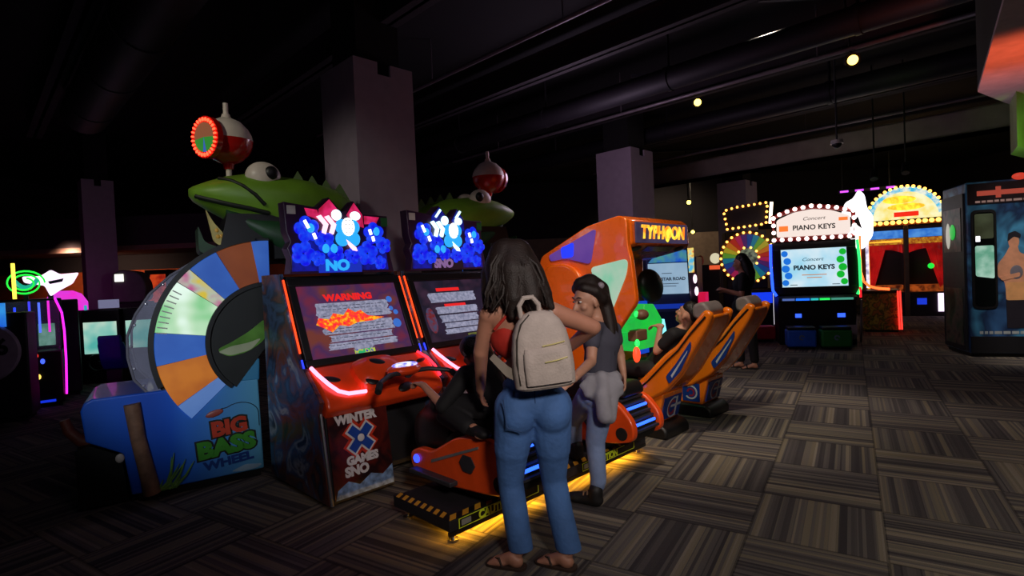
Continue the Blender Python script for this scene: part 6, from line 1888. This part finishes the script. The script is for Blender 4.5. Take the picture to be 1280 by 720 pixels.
for px, py, Y, lab in ((1046, 180, 7.4, 'small white dome camera hanging under the ceiling'),):
    p = at(px, py, Y)
    t = thing('dome_camera', lab, 'camera', p, 0)
    MB(white).lathe([(0.0, 0.05), (0.07, 0.05), (0.08, 0.0), (0.0, 0.0)], (0, 0, 0)).build('housing', t)
    MB(black).ell((0, 0, 0), (0.06, 0.06, 0.06), None, 18, 10).build('dome', t)
    MB(dgrey).cyl((0, 0, 0.04), (0, 0, ZC - p.z), 0.012).build('pole', t)
for px, py, Y, lab in ((1093, 215, 8.8, 'black track lamp hanging off the grey beam, left of pair'), (1132, 207, 8.6, 'black track lamp hanging off the grey beam, right of pair')):
    p = at(px, py, Y)
    t = thing('track_lamp', lab, 'spotlight', p, 0, 'unlit track lamps')
    MB(black).cyl((0, 0, 0.02), (-0.05, -0.06, -0.12), 0.05, 0.06).build('lamp_housing', t)
    MB(chrome).cyl((-0.05, -0.06, -0.12), (-0.052, -0.063, -0.125), 0.052).build('lens', t)
    MB(black).cyl((0, 0, 0.0), (0, 0, ZC - p.z), 0.012).build('stem', t)

cdm = M('conduit_steel', (120, 110, 116), 0.45, metal=0.5)
for u, v0, v1, z, lab in ((4.4, -2.0, 9.0, 4.05, 'thin steel conduit above the nearer grey column'),
                          (7.4, -5.0, 9.0, 3.95, 'thin steel conduit crossing behind the second grey column'),
                          (11.0, -8.0, 8.0, 3.9, 'thin steel conduit in front of the big grey beam')):
    X, l = along_b(u, v0, v1)
    a, bq = X @ Vector((0, -l, z)), X @ Vector((0, l, z))
    t = thing('ceiling_conduit', lab, 'pipe', (0, 0, 0))
    MB(cdm).cyl(a, bq, 0.025, None, 12).build('pipe', t)
    for i in range(5):
        p = a.lerp(bq, (i + 0.5) / 5)
        MB(cdm).cyl(p, (p.x, p.y, ZC), 0.008, None, 8).build('hanger_rod', t)

# ------------------------------------------------------------------ light
def lamp(kind, name, loc, energy, col, size=0.1, aim=None, spot=90, blend=0.6):
    l = bpy.data.lights.new(name, kind)
    l.energy = energy
    l.color = col
    if kind in ('POINT', 'SPOT'):
        l.shadow_soft_size = size
    if kind == 'AREA':
        l.shape, l.size = 'DISK', size
    if kind == 'SPOT':
        l.spot_size, l.spot_blend = R(spot), blend
    o = bpy.data.objects.new(name, l)
    COL.objects.link(o)
    o.location = loc
    if aim is not None:
        d = Vector(aim) - Vector(loc)
        o.rotation_euler = d.to_track_quat('-Z', 'Y').to_euler()
    return o


lamp('SPOT', 'track_light_over_carpet', (2.9, 1.0, 4.4), 205, (1.0, 0.92, 0.80), 0.12, (3.0, 2.7, 0), 84, 1.0)
lamp('SPOT', 'track_light_over_ride', (0.7, 2.6, 4.4), 400, (1.0, 0.86, 0.70), 0.10, (1.4, 5.0, 1.1), 50, 0.8)
lamp('SPOT', 'track_light_above_seats', (3.2, 6.6, 4.4), 190, (1.0, 0.86, 0.74), 0.06, (2.4, 4.9, 0.0), 64, 0.8)
lamp('SPOT', 'track_light_behind_viewer', (1.0, -1.6, 3.0), 400, (1.0, 0.88, 0.80), 0.25, (0.25, 3.0, 1.25), 34, 0.8)
lamp('SPOT', 'fish_machine_fill', (-1.2, -1.4, 2.2), 420, (0.82, 0.90, 1.0), 0.2, (-2.25, 4.0, 1.25), 24, 0.8)  # unseen spot added to brighten the blue side panel
lamp('SPOT', 'fish_heads_fill', (-3.4, 0.6, 4.0), 170, (1.0, 0.95, 0.80), 0.2, (-1.95, 4.7, 2.3), 26, 0.8)  # no fixture here: spot added to bring up the green fish heads
lamp('SPOT', 'racers_fill', (1.6, 0.6, 3.0), 50, (1.0, 0.85, 0.85), 0.3, (-0.5, 3.9, 0.85), 40, 0.9)  # added fill spot for the dashboards and sleds, no fixture
lamp('SPOT', 'booth_fill', (5.6, 5.0, 4.3), 620, (1.0, 0.88, 0.80), 0.2, (7.3, 7.6, 1.3), 46, 0.9)  # unseen spot, added to lift the dark booth front
lamp('SPOT', 'wall_washer', (5.0, 16.0, 4.4), 160, (1.0, 0.78, 0.52), 0.2, (5.5, 18.5, 1.6), 110, 0.8)
lamp('SPOT', 'left_wall_fill', (-9.0, 11.0, 2.3), 90, (1.0, 0.6, 0.4), 0.2, (-9.0, 12.8, 1.5), 120, 0.8)  # spot added so the orange band shows, no fitting modelled
lamp('POINT', 'hall_fill', (1.0, 7.5, 3.0), 42, (0.80, 0.60, 0.85), 0.4)  # ambient fill without a fixture, added for the whole hall
lamp('POINT', 'hall_fill_near', (-0.2, 1.6, 3.4), 13, (0.85, 0.65, 0.85), 0.4)  # weaker ambient fill, added closer to the viewer
lamp('SPOT', 'red_accent_lamp', (3.3, 3.3, 1.7), 110, (1.0, 0.14, 0.05), 0.1, (3.75, 4.0, 2.9), 58, 1.0)
lamp('SPOT', 'green_accent_lamp', (4.1, 3.9, 2.0), 45, (0.45, 1.0, 0.15), 0.1, (4.85, 5.2, 2.65), 40, 0.9)
lamp('SPOT', 'soffit_wash', (3.6, 4.4, 1.2), 22, (0.8, 0.75, 1.0), 0.1, (4.2, 4.7, 2.9), 50, 1.0)

w = bpy.data.worlds.new('World')
w.use_nodes = True
w.node_tree.nodes['Background'].inputs[0].default_value = (0.02, 0.016, 0.024, 1)
w.node_tree.nodes['Background'].inputs[1].default_value = 0.2
sc.world = w
sc.view_settings.view_transform = 'Standard'
sc.view_settings.look = 'None'
sc.view_settings.exposure = 0.0
sc.view_settings.gamma = 1.0
sc.view_settings.use_curve_mapping = False
sc.cycles.use_denoising = True
sc.cycles.max_bounces = 6
sc.cycles.sample_clamp_indirect = 3.0
bpy.context.view_layer.update()
